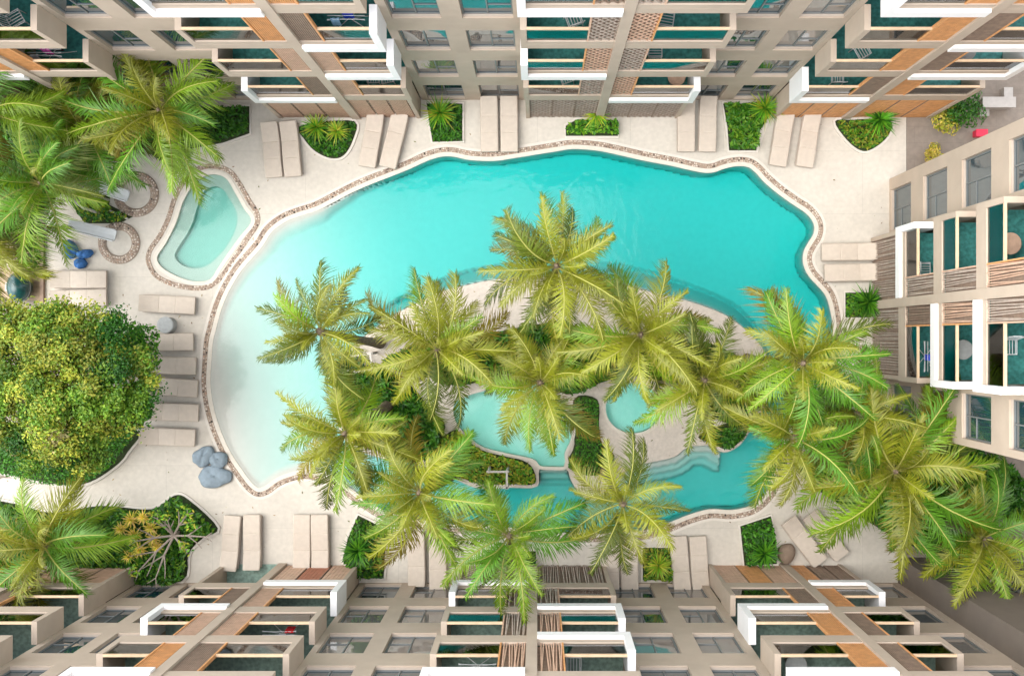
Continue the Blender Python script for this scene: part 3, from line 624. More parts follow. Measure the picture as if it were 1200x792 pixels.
def palm(x, y, rpx, h, tone, label, seed, nf=19, lean=None, dry=1):
    lr = random.Random(seed); lean = lean or (lr.uniform(-.5, .5), lr.uniform(-.5, .5))
    nf = int(nf * 1.45)
    rg = random.Random(seed * 31 + 5); top = P(x, y, h); base = Vector((top.x - lean[0], top.y - lean[1], 0.02))
    e = empty('coconut_palm', base, label, 'palm tree', 'coconut palms')
    loc = top - base; b = MB(); pts = []; rad = []
    for k in range(15):
        t = k / 14; pts.append((loc.x * t ** 1.6, loc.y * t ** 1.6, (h - .12) * t)); rad.append((.17 - .075 * t + (.06 * (1 - t * 6) if t < .16 else 0)) * (1.0 + .06 * (k % 2)))
    b.tube(pts, rad, 10); b.build('trunk', 'palm_trunk', e, smooth=True)
    hb = MB(); hb.lathe([(.02, -.25), (.10, -.18), (.13, -.05), (.10, .10), (.05, .22), (.012, .32)], 10)
    hb.build('crownshaft', 'bark', e, loc, smooth=True)
    Lr = .90 * rpx * (H - h + .2) / H / S / REACH
    tones = {'gold': ['frond_gold'] * 6 + ['frond_lime'] * 3 + ['frond_olive'] * 2, 'lime': ['frond_lime'] * 6 + ['frond_gold'] * 2 + ['frond_green'] * 5,
             'green': ['frond_green'] * 5 + ['frond_lime'] * 4 + ['frond_olive'], 'olive': ['frond_olive'] * 4 + ['frond_gold'] * 4 + ['frond_lime'] * 2}[tone]
    a0 = rg.uniform(0, 6.28); ta, tm = rg.uniform(0, 6.28), rg.uniform(.08, .30)
    for i in range(nf):
        f = i / (nf - 1); k = min(7, int(f ** .95 * 7.4)); az = a0 + i * 2.39996 + rg.uniform(-.42, .42)
        me = FR[k][rg.randrange(3)]; o = put('frond', me, None, e, loc + Vector((math.cos(az) * .07, math.sin(az) * .07, .12 - .16 * f)))
        sc = Lr * (rg.uniform(.74, 1.10) if k > 0 else .62); o.scale = (sc, sc * rg.uniform(.9, 1.15), sc)
        o.rotation_euler = (rg.uniform(-.55, .55), rg.uniform(-.12, .14) + tm * math.cos(az - ta), az)
        mt = 'frond_dry' if (dry and k >= 6 and rg.random() < .28) else ('frond_olive' if k >= 6 and rg.random() < .4 and tone != 'green' else rg.choice(tones))
        if k <= 1 and tone in ('gold', 'olive', 'lime'): mt = 'frond_gold'
        o.material_slots[0].link = 'OBJECT'; o.material_slots[0].material = MATS[mt]
    return e
palm(375, 388, 72, 8.4, 'olive', 'palm standing in the pale shallow water at the island tip', 1, 17)
palm(512, 408, 82, 7.6, 'gold', 'golden palm leaning over the island beach below the submerged ledge', 2)
palm(652, 312, 80, 8.6, 'olive', 'palm reaching furthest over the deep turquoise water', 3, 21, (.1, .7))
palm(750, 392, 86, 7.6, 'gold', 'golden palm above the round spa pool', 4, 20)
palm(633, 448, 80, 7.0, 'gold', 'bright golden palm hanging over the pale pond', 5, 18, (.1, -.6))
palm(825, 445, 80, 7.2, 'gold', 'golden palm between the spa pool and the lower steps', 6, 18)
palm(405, 508, 80, 7.2, 'gold', 'palm whose fronds reach the shallow beach end', 7, 20)
palm(492, 577, 88, 7.4, 'lime', 'large palm above the half hidden pair of loungers', 8, 20)
palm(597, 627, 80, 6.8, 'green', 'thin dark green palm overlapping the lower building screens', 9, 15, (0, 2.0), 0)
palm(730, 590, 76, 7.0, 'gold', 'golden palm right above the small square bed', 10, 13)
palm(940, 425, 86, 7.8, 'lime', 'palm at the end of the pool beside the right building', 11, 20)
palm(930, 512, 80, 7.0, 'lime', 'palm over the end of the lower turquoise pool', 12, 17)
palm(1048, 552, 106, 5.0, 'lime', 'largest bright green palm in front of the right building', 13, 21)
palm(1150, 630, 82, 4.4, 'lime', 'bright green palm beside the tall taupe wall', 14, 18)
palm(188, 130, 96, 4.6, 'lime', 'palm between the top building and the wading pool', 15, 20)
palm(50, 215, 90, 4.0, 'green', 'big green palm over the white slides', 16, 20)
palm(52, 640, 86, 3.2, 'lime', 'palm in the lower left bed with upswept fronds', 17, 15)
palm(122, 92, 62, 3.2, 'lime', 'small palm close to the ground floor of the top left bay', 27, 15)
palm(-12, 130, 84, 5.4, 'green', 'palm cut by the frame near the top left building', 18, 18)
palm(98, 150, 74, 3.4, 'lime', 'smaller palm tucked between the top left palms', 19, 15)
palm(-18, 268, 80, 3.6, 'gold', 'yellowing palm above the wooden terrace floor', 20, 16)
palm(1088, 512, 62, 3.6, 'green', 'low green palm close to the right building windows', 21, 14)
palm(1005, 485, 66, 5.8, 'lime', 'low palm between the pool end and the largest palm', 22, 14)

# ------------------------------------------------------------------ buildings
CACHE = {}
def screen_mesh(w, h, typ, seed=0):
    key = (round(w, 2), round(h, 2), typ, seed)
    if key in CACHE: return CACHE[key]
    b = MB(); rg = random.Random(hash(typ) % 7 + seed)
    if typ == 'lattice':
        sp = .17
        for s in (1, -1):
            k = -h
            while k < w + h:
                x0, z0, x1, z1 = (k, 0, k + h * .8, h) if s == 1 else (k, h, k + h * .8, 0)
                pts = []
                for t in (0, 1): pts.append((x0 + (x1 - x0) * t, z0 + (z1 - z0) * t))
                (xa, za), (xb, zb) = pts; dx = xb - xa; ta, tb = max(0, (0 - xa) / dx), min(1, (w - xa) / dx)
                if tb - ta > .02: b.bar((xa + dx * ta, s * .011, za + (zb - za) * ta), (xa + dx * tb, s * .011, za + (zb - za) * tb), .042, .018, (0, 1, 0))
                k += sp * 1.25
    elif typ == 'fine':
        x = .0
        while x < w - .03: b.box(x, x + .034, -.015, .015, 0, h); x += .055
        z = .1
        while z < h: b.box(0, w, .016, .03, z, z + .03); z += .28
    elif typ == 'stick':
        x = .03
        while x < w - .03:
            b.bar((x, rg.uniform(-.02, .02), 0), (min(max(x + rg.uniform(-.07, .07), .02), w - .02), rg.uniform(-.02, .02), h), .036, .03); x += .07
    elif typ == 'weave':
        z = .04
        while z < h - .04:
            pts = [(w * i / 6, rg.uniform(-.02, .02), min(max(z + rg.uniform(-.05, .05), .02), h - .02)) for i in range(7)]
            for p_, q_ in zip(pts[:-1], pts[1:]): b.bar(p_, q_, .03, .03)
            z += .075
    elif typ == 'plank':
        x = 0
        while x < w - .05: b.box(x, min(x + .115, w), -.015, .015 + rg.uniform(0, .012), 0, h); x += .128
    me = b.mesh('screen'); CACHE[key] = me; return me
def win_mesh(w, h):
    key = ('win', round(w, 2), round(h, 2))
    if key in CACHE: return CACHE[key]
    b = MB(); f = .05
    b.box(0, f, 0, .07, 0, h); b.box(w - f, w, 0, .07, 0, h); b.box(f, w - f, 0, .07, h - f, h); b.box(f, w - f, 0, .07, 0, f)
    b.box(w / 2 - .02, w / 2 + .02, .002, .065, f, h - f); b.box(w / 2 + .02, w - f, .004, .06, h * .36, h * .36 + .03)
    me = b.mesh('window'); me.materials.append(MATS['frame_grey']); p = MB(); p.box(f, w - f, .03, .042, f, h - f); pm = p.mesh('pane')
    pm.materials.append(MATS['window_dark']); q = MB(); q.box(0, w, -.06, .07, 0, .028); qm = q.mesh('sill'); qm.materials.append(MATS['sill_light']); CACHE[key] = (me, pm, qm); return CACHE[key]
WP, BK = 0.68, 1.9
def facade(name, label, loc, rot, gaps, bays, depth, top=16.6, kmax=5, floor_m='floor_teal', wall_m='render_taupe', seed=0, cat='apartment block'):
    e = empty(name, loc, label, cat, None, rot); rg = random.Random(seed); wall = MB(); sill = MB()
    for (ua, ub, ops) in gaps:
        cur = ua
        for (a, b_) in ops:
            wall.box(cur, a, WP, WP + .3, 0, top); zz = 0
            for k in range(kmax + 1):
                z0, z1 = 3.05 * k + .15, 3.05 * k + 2.12
                if z1 > top - .2: break
                wall.box(a, b_, WP, WP + .3, zz, z0); zz = z1
                fm, pmx, sm = win_mesh(b_ - a, z1 - z0 - .03); w_ = put('window', fm, None, e, (a, WP + .11, z0 + .03)); pn = put('pane', pmx, None, w_); put('sill', sm, None, w_, (0, 0, -.03))
                if rg.random() < (.38 if rot == 0 else .28): pn.material_slots[0].link = 'OBJECT'; pn.material_slots[0].material = MATS['window_curtain']
            wall.box(a, b_, WP, WP + .3, zz, top); cur = b_
        wall.box(cur, ub, WP, WP + .3, 0, top); wall.box(ua, ub, WP + .3, depth, 0, top)
    lo = min([g_[0] for g_ in gaps] + [b_['u'][0] for b_ in bays]); hi = max([g_[1] for g_ in gaps] + [b_['u'][1] for b_ in bays])
    rf = MB(); rf.box(lo, hi, BK + .02, depth, top, top + .12); rf.box(lo, hi, depth - .2, depth, top + .12, top + .8)
    for (ua, ub, ops) in gaps: rf.box(ua, ub, WP - .02, WP + .2, top, top + .45)
    rf.build('roof', 'roof_grey', e)
    for bay in bays:
        u0, u1 = bay['u']; c = bay['c']; la, lb = bay['l']; wl, wr = bay['w']; g0 = bay.get('ground', 'fine'); typ = bay.get('typ', 'lattice')
        wall.box(u0, u1, BK, depth, 0, top)
        col = MB(); col.box(c - .15, c + .15, -.04, .35, 0, 3 * kmax + 1.4); col.box(c - .06, c + .06, .35, BK, 0, 3 * kmax + 1.4); col.build('column', wall_m, e)
        k1 = bay.get('first', 1)
        for a in (u0 + .04, u1 - .18): gw = MB(); gw.box(a, a + .14, .0, WP, 0, 3 * k1 - .2); gw.build('side_wall', wall_m, e)
        for side in (0, 1):
            a, b_ = (u0 + .18, c - .15) if side == 0 else (c + .15, u1 - .18)
            gt = bay.get('gtype', ('fine', 'fine'))[side]; gm = bay.get('gmat', ('wood_pink', 'wood_pink'))[side]
            if gt == 'open':
                fl = MB(); fl.box(a, b_, .0, BK, 0.003, .03); fl.build('patio_floor', floor_m, e)
            else:
                bb = MB(); bb.box(a, b_, .10, .14, 0, 2.8); bb.build('backing_board', 'wood_brown', e)
                n = 3; w = (b_ - a) / n
                for i in range(n):
                    gm_i = gm if isinstance(gm, str) else gm[i]
                    sc_ = put('timber_screen', screen_mesh(w - .05, 2.78, gt, i), None, e, (a + i * w + .025, .055, .01)); ensure(sc_, gm_i)
                    t = MB(); t.box(-.025, -.001, -.02, .02, 0, 2.78); tt = t.build('trim', 'wood_brown', sc_)
            for k in range(k1, kmax + 1):
                white = k in (wl if side == 0 else wr); zb, zt = 3 * k - .2, 3 * k + .42; m_ = 'white_paint' if white else wall_m
                pv = -.10 if white else 0.0; bal = MB(); pe = .17
                if side == 0: pa, pb, fa, fb = u0 - (.04 if white else 0), u0 + pe, u0 + pe, c - .15
                else: pa, pb, fa, fb = u1 - pe, u1 + (.04 if white else 0), c + .15, u1 - pe
                bal.box(pa, pb, pv, WP - .003, zb, 3 * k + 1.45)
                bal.box(fa, fb, pv, .12, zb, zb + .36); 
                bl = bal.build('balcony', m_, e)
                if white: bl['label'] = 'white framed balcony'
                up_ = MB(); up_.box(fa, fb, .003, .10, zb + .36, zt); up_.box(fa, fb, .12, BK, zb, 3 * k); up_.build('slab', wall_m, bl)
                f = MB(); f.box(fa, fb, .12, BK - .01, 3 * k, 3 * k + .02); f.build('balcony_floor', floor_m, bl)
                ra, rb = (fa, la) if side == 0 else (lb, fb)
                rl = MB(); rl.box(ra, rb, .015, .085, 3 * k + 1.38, 3 * k + 1.45); rl.build('railing', 'wood_rail', bl)
                gl = MB(); gl.box(ra + .01, rb - .01, .045, .057, zt, 3 * k + 1.38); gl.build('glass_panel', 'glass', bl)
                dr = MB(); dr.box(fa + .1, fb - .1, BK - .06, BK - .02, 3 * k + .05, 3 * k + 2.4); dr.build('sliding_door', 'window_dark', bl)
                if k < kmax:
                    xa, xb = (la, c - .15) if side == 0 else (c + .15, lb)
                    mm = bay['m'][side][(k - 1) % len(bay['m'][side])]; hgt = 2.8 - .42
                    ls = put('lattice_screen', screen_mesh(xb - xa, hgt, typ, 0), None, e, (xa, .05, zt)); ensure(ls, mm)
                    t = MB(); tx = 0 if side == 0 else xb - xa
                    t.box(tx - .022, tx + .022, -.04, .06, 0, hgt); t.box(.022 if side == 0 else 0, xb - xa - (0 if side == 0 else .022), .075, .09, 0, hgt, 1)
                    t.build('trim', ['wood_orange' if mm != 'wood_grey' else 'wood_pink', 'wood_brown'], ls)
    wall.build('wall', wall_m, e)
    return e
def ensure(o, mname):
    me = o.data
    if not me.materials: me.materials.append(MATS[mname])
    o.material_slots[0].link = 'OBJECT'; o.material_slots[0].material = MATS[mname]
O, K_, B_, G_ = 'wood_orange', 'wood_pink', 'wood_brown', 'wood_grey'
# top block: u = world X
facade('apartment_building', 'taupe apartment block whose blue windows overlook the deep end of the pool', (0, 8.09, 0), 0,
    gaps=[(-22.2, -18.5, [(-22.0, -20.6), (-20.1, -18.7)]), (-13.1, -9.5, [(-12.9, -11.6), (-11.0, -9.68)]), (-4.24, -.46, [(-3.98, -2.62), (-2.05, -.66)]), (5.2, 8.55, [(5.4, 6.6), (7.12, 8.35)])],
    bays=[dict(u=(-18.5, -13.1), c=-15.5, l=(-16.4, -14.75), w=((2,), (5,)), m=((B_, O, K_), (O, O, O)), typ='fine', first=2, gtype=('open', 'open')),
          dict(u=(-9.5, -4.24), c=-6.62, l=(-7.45, -5.8), w=((1, 4), (2, 3)), m=((B_, K_, O, O), (K_, K_, B_, O)), typ='fine', gmat=(K_, K_)),
          dict(u=(-.46, 5.2), c=2.25, l=(1.36, 3.10), w=((2, 4), (1, 5)), m=((G_, K_, G_, B_), (K_, G_, K_, G_)), typ='lattice', gmat=(G_, G_), gtype=('lattice', 'lattice')),
          dict(u=(8.55, 14.4), c=11.25, l=(10.35, 12.15), w=((1, 4), (2, 3)), m=((B_, O, O, O), (O, B_, B_, O)), typ='fine', gmat=(O, O), gtype=('plank', 'plank'))],
    depth=9.0, seed=3)
# lower block: turned round, u = -world X
facade('apartment_building', 'taupe apartment block with slatted grey and orange screens facing the lounger pairs', (0, -8.21, 0), math.pi,
    gaps=[(-13.2, -11.15, [(-12.95, -11.4)]), (-6.2, -2.53, [(-5.95, -4.68), (-4.1, -2.75)]), (2.82, 6.5, [(3.05, 4.42), (4.95, 6.3)]), (11.55, 14.6, [(11.8, 12.75), (13.2, 14.4)]), (20.4, 23, [])],
    bays=[dict(u=(-11.15, -6.2), c=-9.0, l=(-9.8, -8.15), w=((1,), (2, 4)), m=((O, B_, B_, O), (B_, O, O, K_)), typ='fine', gmat=((B_, 'wood_brown', O), (K_, O, K_)), gtype=('plank', 'plank')),
          dict(u=(-2.53, 2.82), c=.16, l=(-.68, 1.0), w=((2, 3), (1, 4)), m=((G_, K_, K_, G_), (G_, G_, K_, G_)), typ='stick', gmat=(G_, G_), gtype=('stick', 'lattice')),
          dict(u=(6.5, 11.55), c=9.33, l=(8.45, 10.15), w=((1,), (2, 4)), m=((K_, K_, B_, O), (B_, K_, O, K_)), typ='fine', gmat=(('wood_pink', 'wood_red', 'wood_pink'), (K_, O, K_)), gtype=('plank', 'open')),
          dict(u=(14.6, 20.4), c=17.6, l=(16.8, 18.4), w=((5,), (3,)), m=((B_, O, B_, O), (O, B_, O, B_)), typ='fine')],
    depth=9.0, floor_m='floor_green', seed=8)
# right block: u = -world Y
facade('apartment_building', 'narrow taupe apartment block at the right end with woven screens', (12.2, 0, 0), -math.pi / 2,
    gaps=[(-5.88, -3.75, [(-5.45, -3.98)]), (1.4, 3.2, [(1.62, 2.98)])],
    bays=[dict(u=(-3.75, 1.4), c=-1.25, l=(-2.05, -.45), w=((1,), (2, 3)), m=((G_, G_, K_, K_), (B_, K_, G_, K_)), typ='stick', gmat=(G_, G_), gtype=('stick', 'stick'))],
    depth=10.0, seed=5)
facade('corner_building', 'plain dark taupe corner block beside the lower right palm', (0, -7.28, 0), math.pi, gaps=[(-22, -13.2, [(-21.3, -20), (-18.6, -17.3), (-15.9, -14.9)])], bays=[], depth=10.5, seed=6, wall_m='render_dark', cat='building')

# ------------------------------------------------------------------ sun loungers
def lounger_proto():
    e = empty('sun_lounger', (0, 0, 0)); L, w = 1.98, .62; n = 18; b = MB(); vs = []
    def zt(t):     # t 0 foot .. 1 head
        return .33 + .035 * math.sin(t * 5.2) + (.16 * ((t - .66) / .34) ** 1.2 if t > .66 else 0)
    TS = [i / 18 for i in range(19)]
    for c_ in (.345, .655): TS = [t for t in TS if abs(t - c_) > .014] + [c_ - .012, c_, c_ + .012]
    TS = sorted(TS); n = len(TS) - 1; deep = {.345: .010, .655: .010}
    for i, t in enumerate(TS):
        y = (t - .5) * L; z = zt(t) - deep.get(t, 0); hw = w / 2 - (.012 if i in (0, n) else 0); r = .03
        vs += [(-hw, y, z - .11), (-hw, y, z - .02), (-hw + r, y, z), (hw - r, y, z), (hw, y, z - .02), (hw, y, z - .11)]
    fs = []
    for i in range(n):
        for j in range(6): a_, b2 = i * 6 + j, i * 6 + (j + 1) % 6; fs.append((a_, a_ + 6, b2 + 6, b2))
    fs += [tuple(range(6)), tuple(n * 6 + j for j in range(5, -1, -1))]
    b.add(vs, fs); b.build('cushion', 'lounger', e)
    f = MB(); f.box(-w / 2 - .02, -w / 2 + .03, -.97, .93, .16, .21); f.box(w / 2 - .03, w / 2 + .02, -.97, .93, .16, .21); f.box(-w / 2 + .03, w / 2 - .03, -.97, -.92, .16, .21); f.box(-w / 2 + .03, w / 2 - .03, .88, .93, .16, .21)
    f.box(-w / 2 + .03, w / 2 - .03, .30, .35, .165, .21); f.bar((0, .6, .19), (0, .8, .36), .05); f.build('frame', 'lounger_frame', e)
    for sx in (-1, 1):
        for y in (-.85, .78): l = MB(); l.box(sx * .28 - .03, sx * .28 + .03, y - .03, y + .03, .0, .16); l.build('leg', 'lounger_frame', e)
    return e
LP = lounger_proto(); first = [True]
def lounger(x, y, ang, label):   # ang: heading of the head end, degrees clockwise from up in the photo
    o = LP if first[0] else copy_tree(LP); first[0] = False
    o.location = P(x, y); o.rotation_euler = (0, 0, -R(ang + rnd.uniform(-1.3, 1.3))); tag(o, label, 'sun lounger', 'beige sun loungers round the pool')
for a in [(321, 178, -4, 'upper left sun lounger by the wading pool, tip under a palm frond'), (343, 177, -4, 'sun lounger between the wading pool pair and the rounded bed'),
    (437, 166, 10, 'slightly turned sun lounger right next to the rounded bed'), (463, 167, 13, 'slightly turned sun lounger nearer the pool than its partner'),
    (574, 148, 0, 'straight sun lounger beside the square bed with spiky plant'), (597, 148, 0, 'straight sun lounger under the white framed middle balcony'),
    (803, 148, 0, 'sun lounger just right of the lattice screens'), (828, 148, 0, 'sun lounger touching the bed by the pool bulge'),
    (914, 165, 9, 'turned sun lounger right of the pool bulge bed'), (945, 166, 9, 'turned sun lounger left of the pointed bed'),
    (992, 296, 88, 'sun lounger at the right pool end, the upper of two'), (995, 320, 90, 'sun lounger at the right pool end, beside the wide spiky plant'),
    (97, 328, -91, 'sun lounger just below the dark blue bean bags'), (97, 350, -91, 'sun lounger partly under the big tree, below the bean bag pair'),
    (200, 357, -86, 'sun lounger between the wading pool and grey round stool'), (198, 401, -90, 'sun lounger just below the grey round stool'),
    (201, 428, -88, 'second sun lounger down from the grey round stool'), (203, 453, -87, 'third sun lounger down from the grey round stool'), (204, 482, -87, 'fourth sun lounger down from the grey round stool'), (200, 511, -88, 'last sun lounger of the column, above the grey blue bean bags'),
    (273, 634, 184, 'sun lounger closest to the bare frangipani bed'), (298, 633, 180, 'sun lounger right of the one by the frangipani bed'), (356, 633, 180, 'left sun lounger of the pair over red timber screens'), (377, 633, 180, 'right sun lounger of the pair over red timber screens'),
    (489, 652, 180, 'sun lounger mostly hidden under large palm fronds'), (514, 655, 180, 'sun lounger whose foot comes out below the large palm'),
    (715, 659, 180, 'sun lounger below the golden palm, further from the small square bed'), (737, 659, 180, 'sun lounger touching the small square bed on its left'),
    (796, 658, 176, 'sun lounger touching the small square bed on its right'), (818, 658, 176, 'sun lounger left of the dark cut corner of the lower block'),
    (940, 632, -37, 'diagonal sun lounger next to the brown pouf'), (965, 625, -37, 'diagonal sun lounger furthest from the brown pouf')]:
    lounger(*a)

# ------------------------------------------------------------------ deck objects
def bean_bag(x, y, rx, ry, rot, m, label):
    b = MB(); ph = lambda t: 1 + .05 * math.sin(3 * t + x) + .03 * math.sin(7 * t + y)
    b.lathe([(.30, .0), (.46, .05), (.5, .16), (.49, .22), (.46, .28), (.41, .33), (.34, .38), (.27, .41), (.2, .43), (.13, .45), (.06, .46), (.02, .47)], 36, ph=ph)
    rb = random.Random(int(x * 7 + y)); c1, c2 = rb.uniform(0, 6), rb.uniform(0, 6)
    b.V = [(v[0] * (1 + .05 * math.sin(9 * v[2] * 3 + c1 + 4 * v[1])), v[1] * (1 + .06 * math.sin(7 * v[0] + c2)), v[2] - (.07 * math.exp(-((v[0] * math.cos(c1) + v[1] * math.sin(c1)) / .09) ** 2) if v[2] > .3 else 0)) for v in b.V]
    e = empty('bean_bag', P(x, y), label, 'bean bag', 'bean bags on the deck', R(rot)); o = b.build('cover', m, e, smooth=True); o.scale = (rx * 2 / S, ry * 2 / S, .72)
    t = MB(); t.tube([(-.44, 0, .29), (-.3, .02, .395), (-.15, .03, .44), (0, 0, .46), (.15, -.02, .44), (.3, -.02, .395), (.44, 0, .29)], .01, 6); s_ = t.build('seam', m, e); s_.scale = o.scale
    h = MB(); h.tube([(-.06, .04, .44), (0, .06, .49), (.06, .04, .44)], .012, 6); h = h.build('handle', m, e); h.scale = (1, 1, .72)
bean_bag(84, 293, 9, 11, 10, 'bean_blue', 'dark blue bean bag, the largest of the blue three'); bean_bag(101, 298, 10, 5.5, 8, 'bean_blue', 'flattened dark blue bean bag pointing at the slide ring'); bean_bag(96, 309, 7.5, 6.5, 0, 'bean_blue', 'dark blue bean bag touching the sun lounger below')
bean_bag(240, 534, 14, 11, 40, 'bean_grey', 'tilted grey blue bean bag nearest the lounger column'); bean_bag(257, 538, 11, 10, 0, 'bean_grey', 'smaller grey blue bean bag touching the pool border'); bean_bag(253, 558, 19, 13, 2, 'bean_grey', 'widest grey blue bean bag, the lowest of three')
b = MB(); b.lathe([(.27, 0), (.29, .03), (.28, .40), (.30, .42), (.30, .45), (.28, .46)], 32); st = empty('round_stool', P(199, 381), 'grey round stool between two sun loungers', 'stool'); b.build('body', 'stone_grey', st)
b = MB(); b.lathe([(.275, .461), (.275, .48), (.2, .485), (.01, .485)], 32); b.build('top', 'stone_grey', st)
b = MB(); b.lathe([(.26, 0), (.36, .06), (.40, .2), (.36, .33), (.22, .42), (.03, .44)], 24, ph=lambda t: 1 + .07 * math.sin(2 * t + .6) + .05 * math.sin(3 * t))
o = b.build('pouf', 'pouf_brown', None, P(920, 647), smooth=True); o.scale = (.78, 1.0, 1); tag(o, 'brown rounded pouf between the green bed and diagonal lounger', 'pouf')
def rock(x, y, r, label, seed):
    rs = np.random.RandomState(seed); b = MB(); f = rs.uniform(.8, 1.2, 8); b.lathe([(r * .8, 0), (r, .1), (r * .92, r * .5), (r * .6, r * .8), (r * .15, r * .9)], 14, ph=lambda t: f[int(t / 6.3 * 8) % 8])
    tag(b.build('boulder', 'rock', None, P(x, y), smooth=False), label, 'boulder')
rock(18, 305, .42, 'beige boulder on the wooden terrace under yellow fronds', 2); rock(147, 113, .34, 'beige boulder among the palms by the white post', 5); rock(985, 512, .3, 'small grey boulder showing between the right hand palms', 7)
# teal pod
e = empty('garden_pod', P(30, 337, .02), 'dark teal oval pod on the wooden terrace', 'pod'); b = MB(); b.lathe([(.14, .0), (.30, .05), (.42, .25), (.45, .45), (.42, .62), (.30, .78), (.14, .86), (.02, .88)], 32); o = b.build('shell', 'pod_teal', e, smooth=True); o.scale = (.92, 1.22, 1)
b = MB(); b.lathe([(.455, .44), (.465, .45), (.465, .48), (.455, .49)], 32); o = b.build('rim', 'frame_grey', e); o.scale = (.92, 1.22, 1)
b = MB(); b.bar((-.46, -.15, .47), (-.46, .15, .47), .06); b.box(-.43, -.40, -.14, -.10, .45, .49); b.box(-.43, -.40, .10, .14, .45, .49); b.build('handle', 'stake_grey', e)
# sand rings with pebble edge and white slides
def sand_ring(x, y, r, rx, ry, sx, sy, lab_r, lab_s):
    t = np.linspace(0, 2 * math.pi, 48, endpoint=False); c = W2([(x, y)])[0]; lp = c + np.stack([np.cos(t), np.sin(t)], 1) * (r / S)
    rr = empty('sand_pit', (0, 0, 0), lab_r, 'sand pit', 'pebble ringed sand pits'); rr.location = (c[0], c[1], 0)
    l0 = lp - c
    put('sand', fill_mesh('sand', [offset(l0, -.12)], .004, .02), 'deck', rr)
    a, b2 = offset(l0, -.16), offset(l0, .14); n = 48; V = np.concatenate([np.column_stack([b2, np.full(n, 0.002)]), np.column_stack([b2, np.full(n, .05)]), np.column_stack([a, np.full(n, .05)]), np.column_stack([a, np.full(n, .002)])]); i = np.arange(n); j = (i + 1) % n
    put('kerb', np_mesh('kerb', V, [np.column_stack([k * n + i, k * n + j, (k + 1) * n + j, (k + 1) * n + i]) for k in range(3)]), 'pebble_bed', rr)
    pb = pebbles('pebble_edge', [(l0, .13)], np.random.RandomState(int(x)), zbase=.055, m='pebble'); pb.parent = rr
    s = empty('water_slide', P(sx, sy), lab_s, 'slide', 'small white slides'); q = P(rx, ry) - P(sx, sy); d = Vector((q.x, q.y, 0)); ln = d.length; d.normalize(); sd = Vector((-d.y, d.x, 0))
    ch = MB(); vs = []; fs = []; K = 12
    for k in range(K + 1):
        t_ = k / K; z = .95 * (1 - t_) ** 1.4 + .12; p = d * ln * t_; w = .17 + .03 * t_
        for (u, h) in ((-1.15, .16), (-1, .17), (-.8, .03), (0, 0), (.8, .03), (1, .17), (1.15, .16), (.85, -.05), (-.85, -.05)): vs.append(p + sd * w * u + Vector((0, 0, z + h)))
    for k in range(K):
        for j in range(9): fs.append((k * 9 + j, k * 9 + (j + 1) % 9, k * 9 + 9 + (j + 1) % 9, k * 9 + 9 + j))
    fs += [tuple(range(9)), tuple(K * 9 + j for j in range(9))]
    ch.add(vs, fs); ch.build('chute', 'slide_white', s)
    for tq in (.1, .55):
        for sg in (-1, 1): l = MB(); p = d * ln * tq + sd * .13 * sg; l.box(p.x - .025, p.x + .025, p.y - .025, p.y + .025, 0, .95 * (1 - tq) ** 1.4 + .09); l.build('leg', 'stake_grey', s)
sand_ring(160, 228, 22, 152, 231, 116, 220, 'pebble ringed sand pit nearest the wading pool top', 'small white slide reaching into the upper sand pit')
sand_ring(140, 285, 20, 137, 277, 96, 267, 'pebble ringed sand pit beside the blue bean bags', 'small white slide reaching into the lower sand pit')
def stake(x, y, rot, label):
    e = empty('tree_support', P(x, y), label, 'tree support', 'tree supports', R(rot))
    for (px_, py_) in ((-.35, .3), (.35, .3), (.35, -.3), (-.35, -.3)): l = MB(); l.bar((px_, py_, 0), (px_ * .9, py_ * .9, 1.35), .07); l.build('leg', 'stake_grey', e)
    f = MB()
    for (a, c_) in (((-.4, .28), (.4, .28)), ((.32, .33), (.32, -.33)), ((.4, -.28), (-.4, -.28))): f.bar((*a, 1.3 + .04 * (a[0] > 0)), (*c_, 1.3 + .04 * (a[0] > 0)), .07, .05)
    f.build('crossbar', 'stake_grey', e)
stake(432, 424, 8, 'pale timber tree support at the island tip'); stake(113, 236, 145, 'pale timber tree support between the white slides'); stake(585, 556, 0, 'pale timber tree support in the yellow green patch')
b = MB(); b.bar((-.62, .3, .14), (.62, -.3, .14), .06); b.bar((-.55, .26, .02), (-.55, .26, .12), .05); b.bar((.55, -.26, .02), (.55, -.26, .12), .05); b.bar((.3, .05, .02), (.3, -.145, .12), .05)
tag(b.build('timber_edging', 'stake_grey', None, P(132, 248)), 'pale timber rail in the planting by the lower slide', 'rail')
b = MB(); b.box(-.25, .25, -.45, .45, 0, 2.2); b.box(-.3, .3, -.5, .5, 2.2, 2.28); tag(b.build('gate_post', 'stucco_white', None, P(158, 101)), 'pale rendered post among the top left palms', 'post')
b = MB(); b.box(-.55, .55, -.16, .16, -.02, .5); b.box(.3, .62, .161, .6, -.02, .28); b.box(-.55, -.2, -.42, -.161, -.02, .2); b.box(-.6, .6, -.19, .19, .5, .55); tag(b.build('garden_step', 'stucco_white', None, P(1163, 124)), 'pale stepped block in the passage beyond the corner shrub', 'step block')
b = MB(); b.box(-.19, .19, -.11, .11, -.01, .30); b.box(-.21, .21, -.13, .13, .30, .35); b.box(-.08, .08, -.135, -.111, .12, .22); tag(b.build('utility_box', 'red_plastic', None, P(1146, 158)), 'bright red box in the passage behind the right building', 'box')
b = MB(); b.box(-.06, .06, -1.3, 1.3, .0, .14); tag(b.build('edging_beam', 'wood_brown', None, P(51, 313)), 'brown timber beam between the terrace and the deck', 'beam')

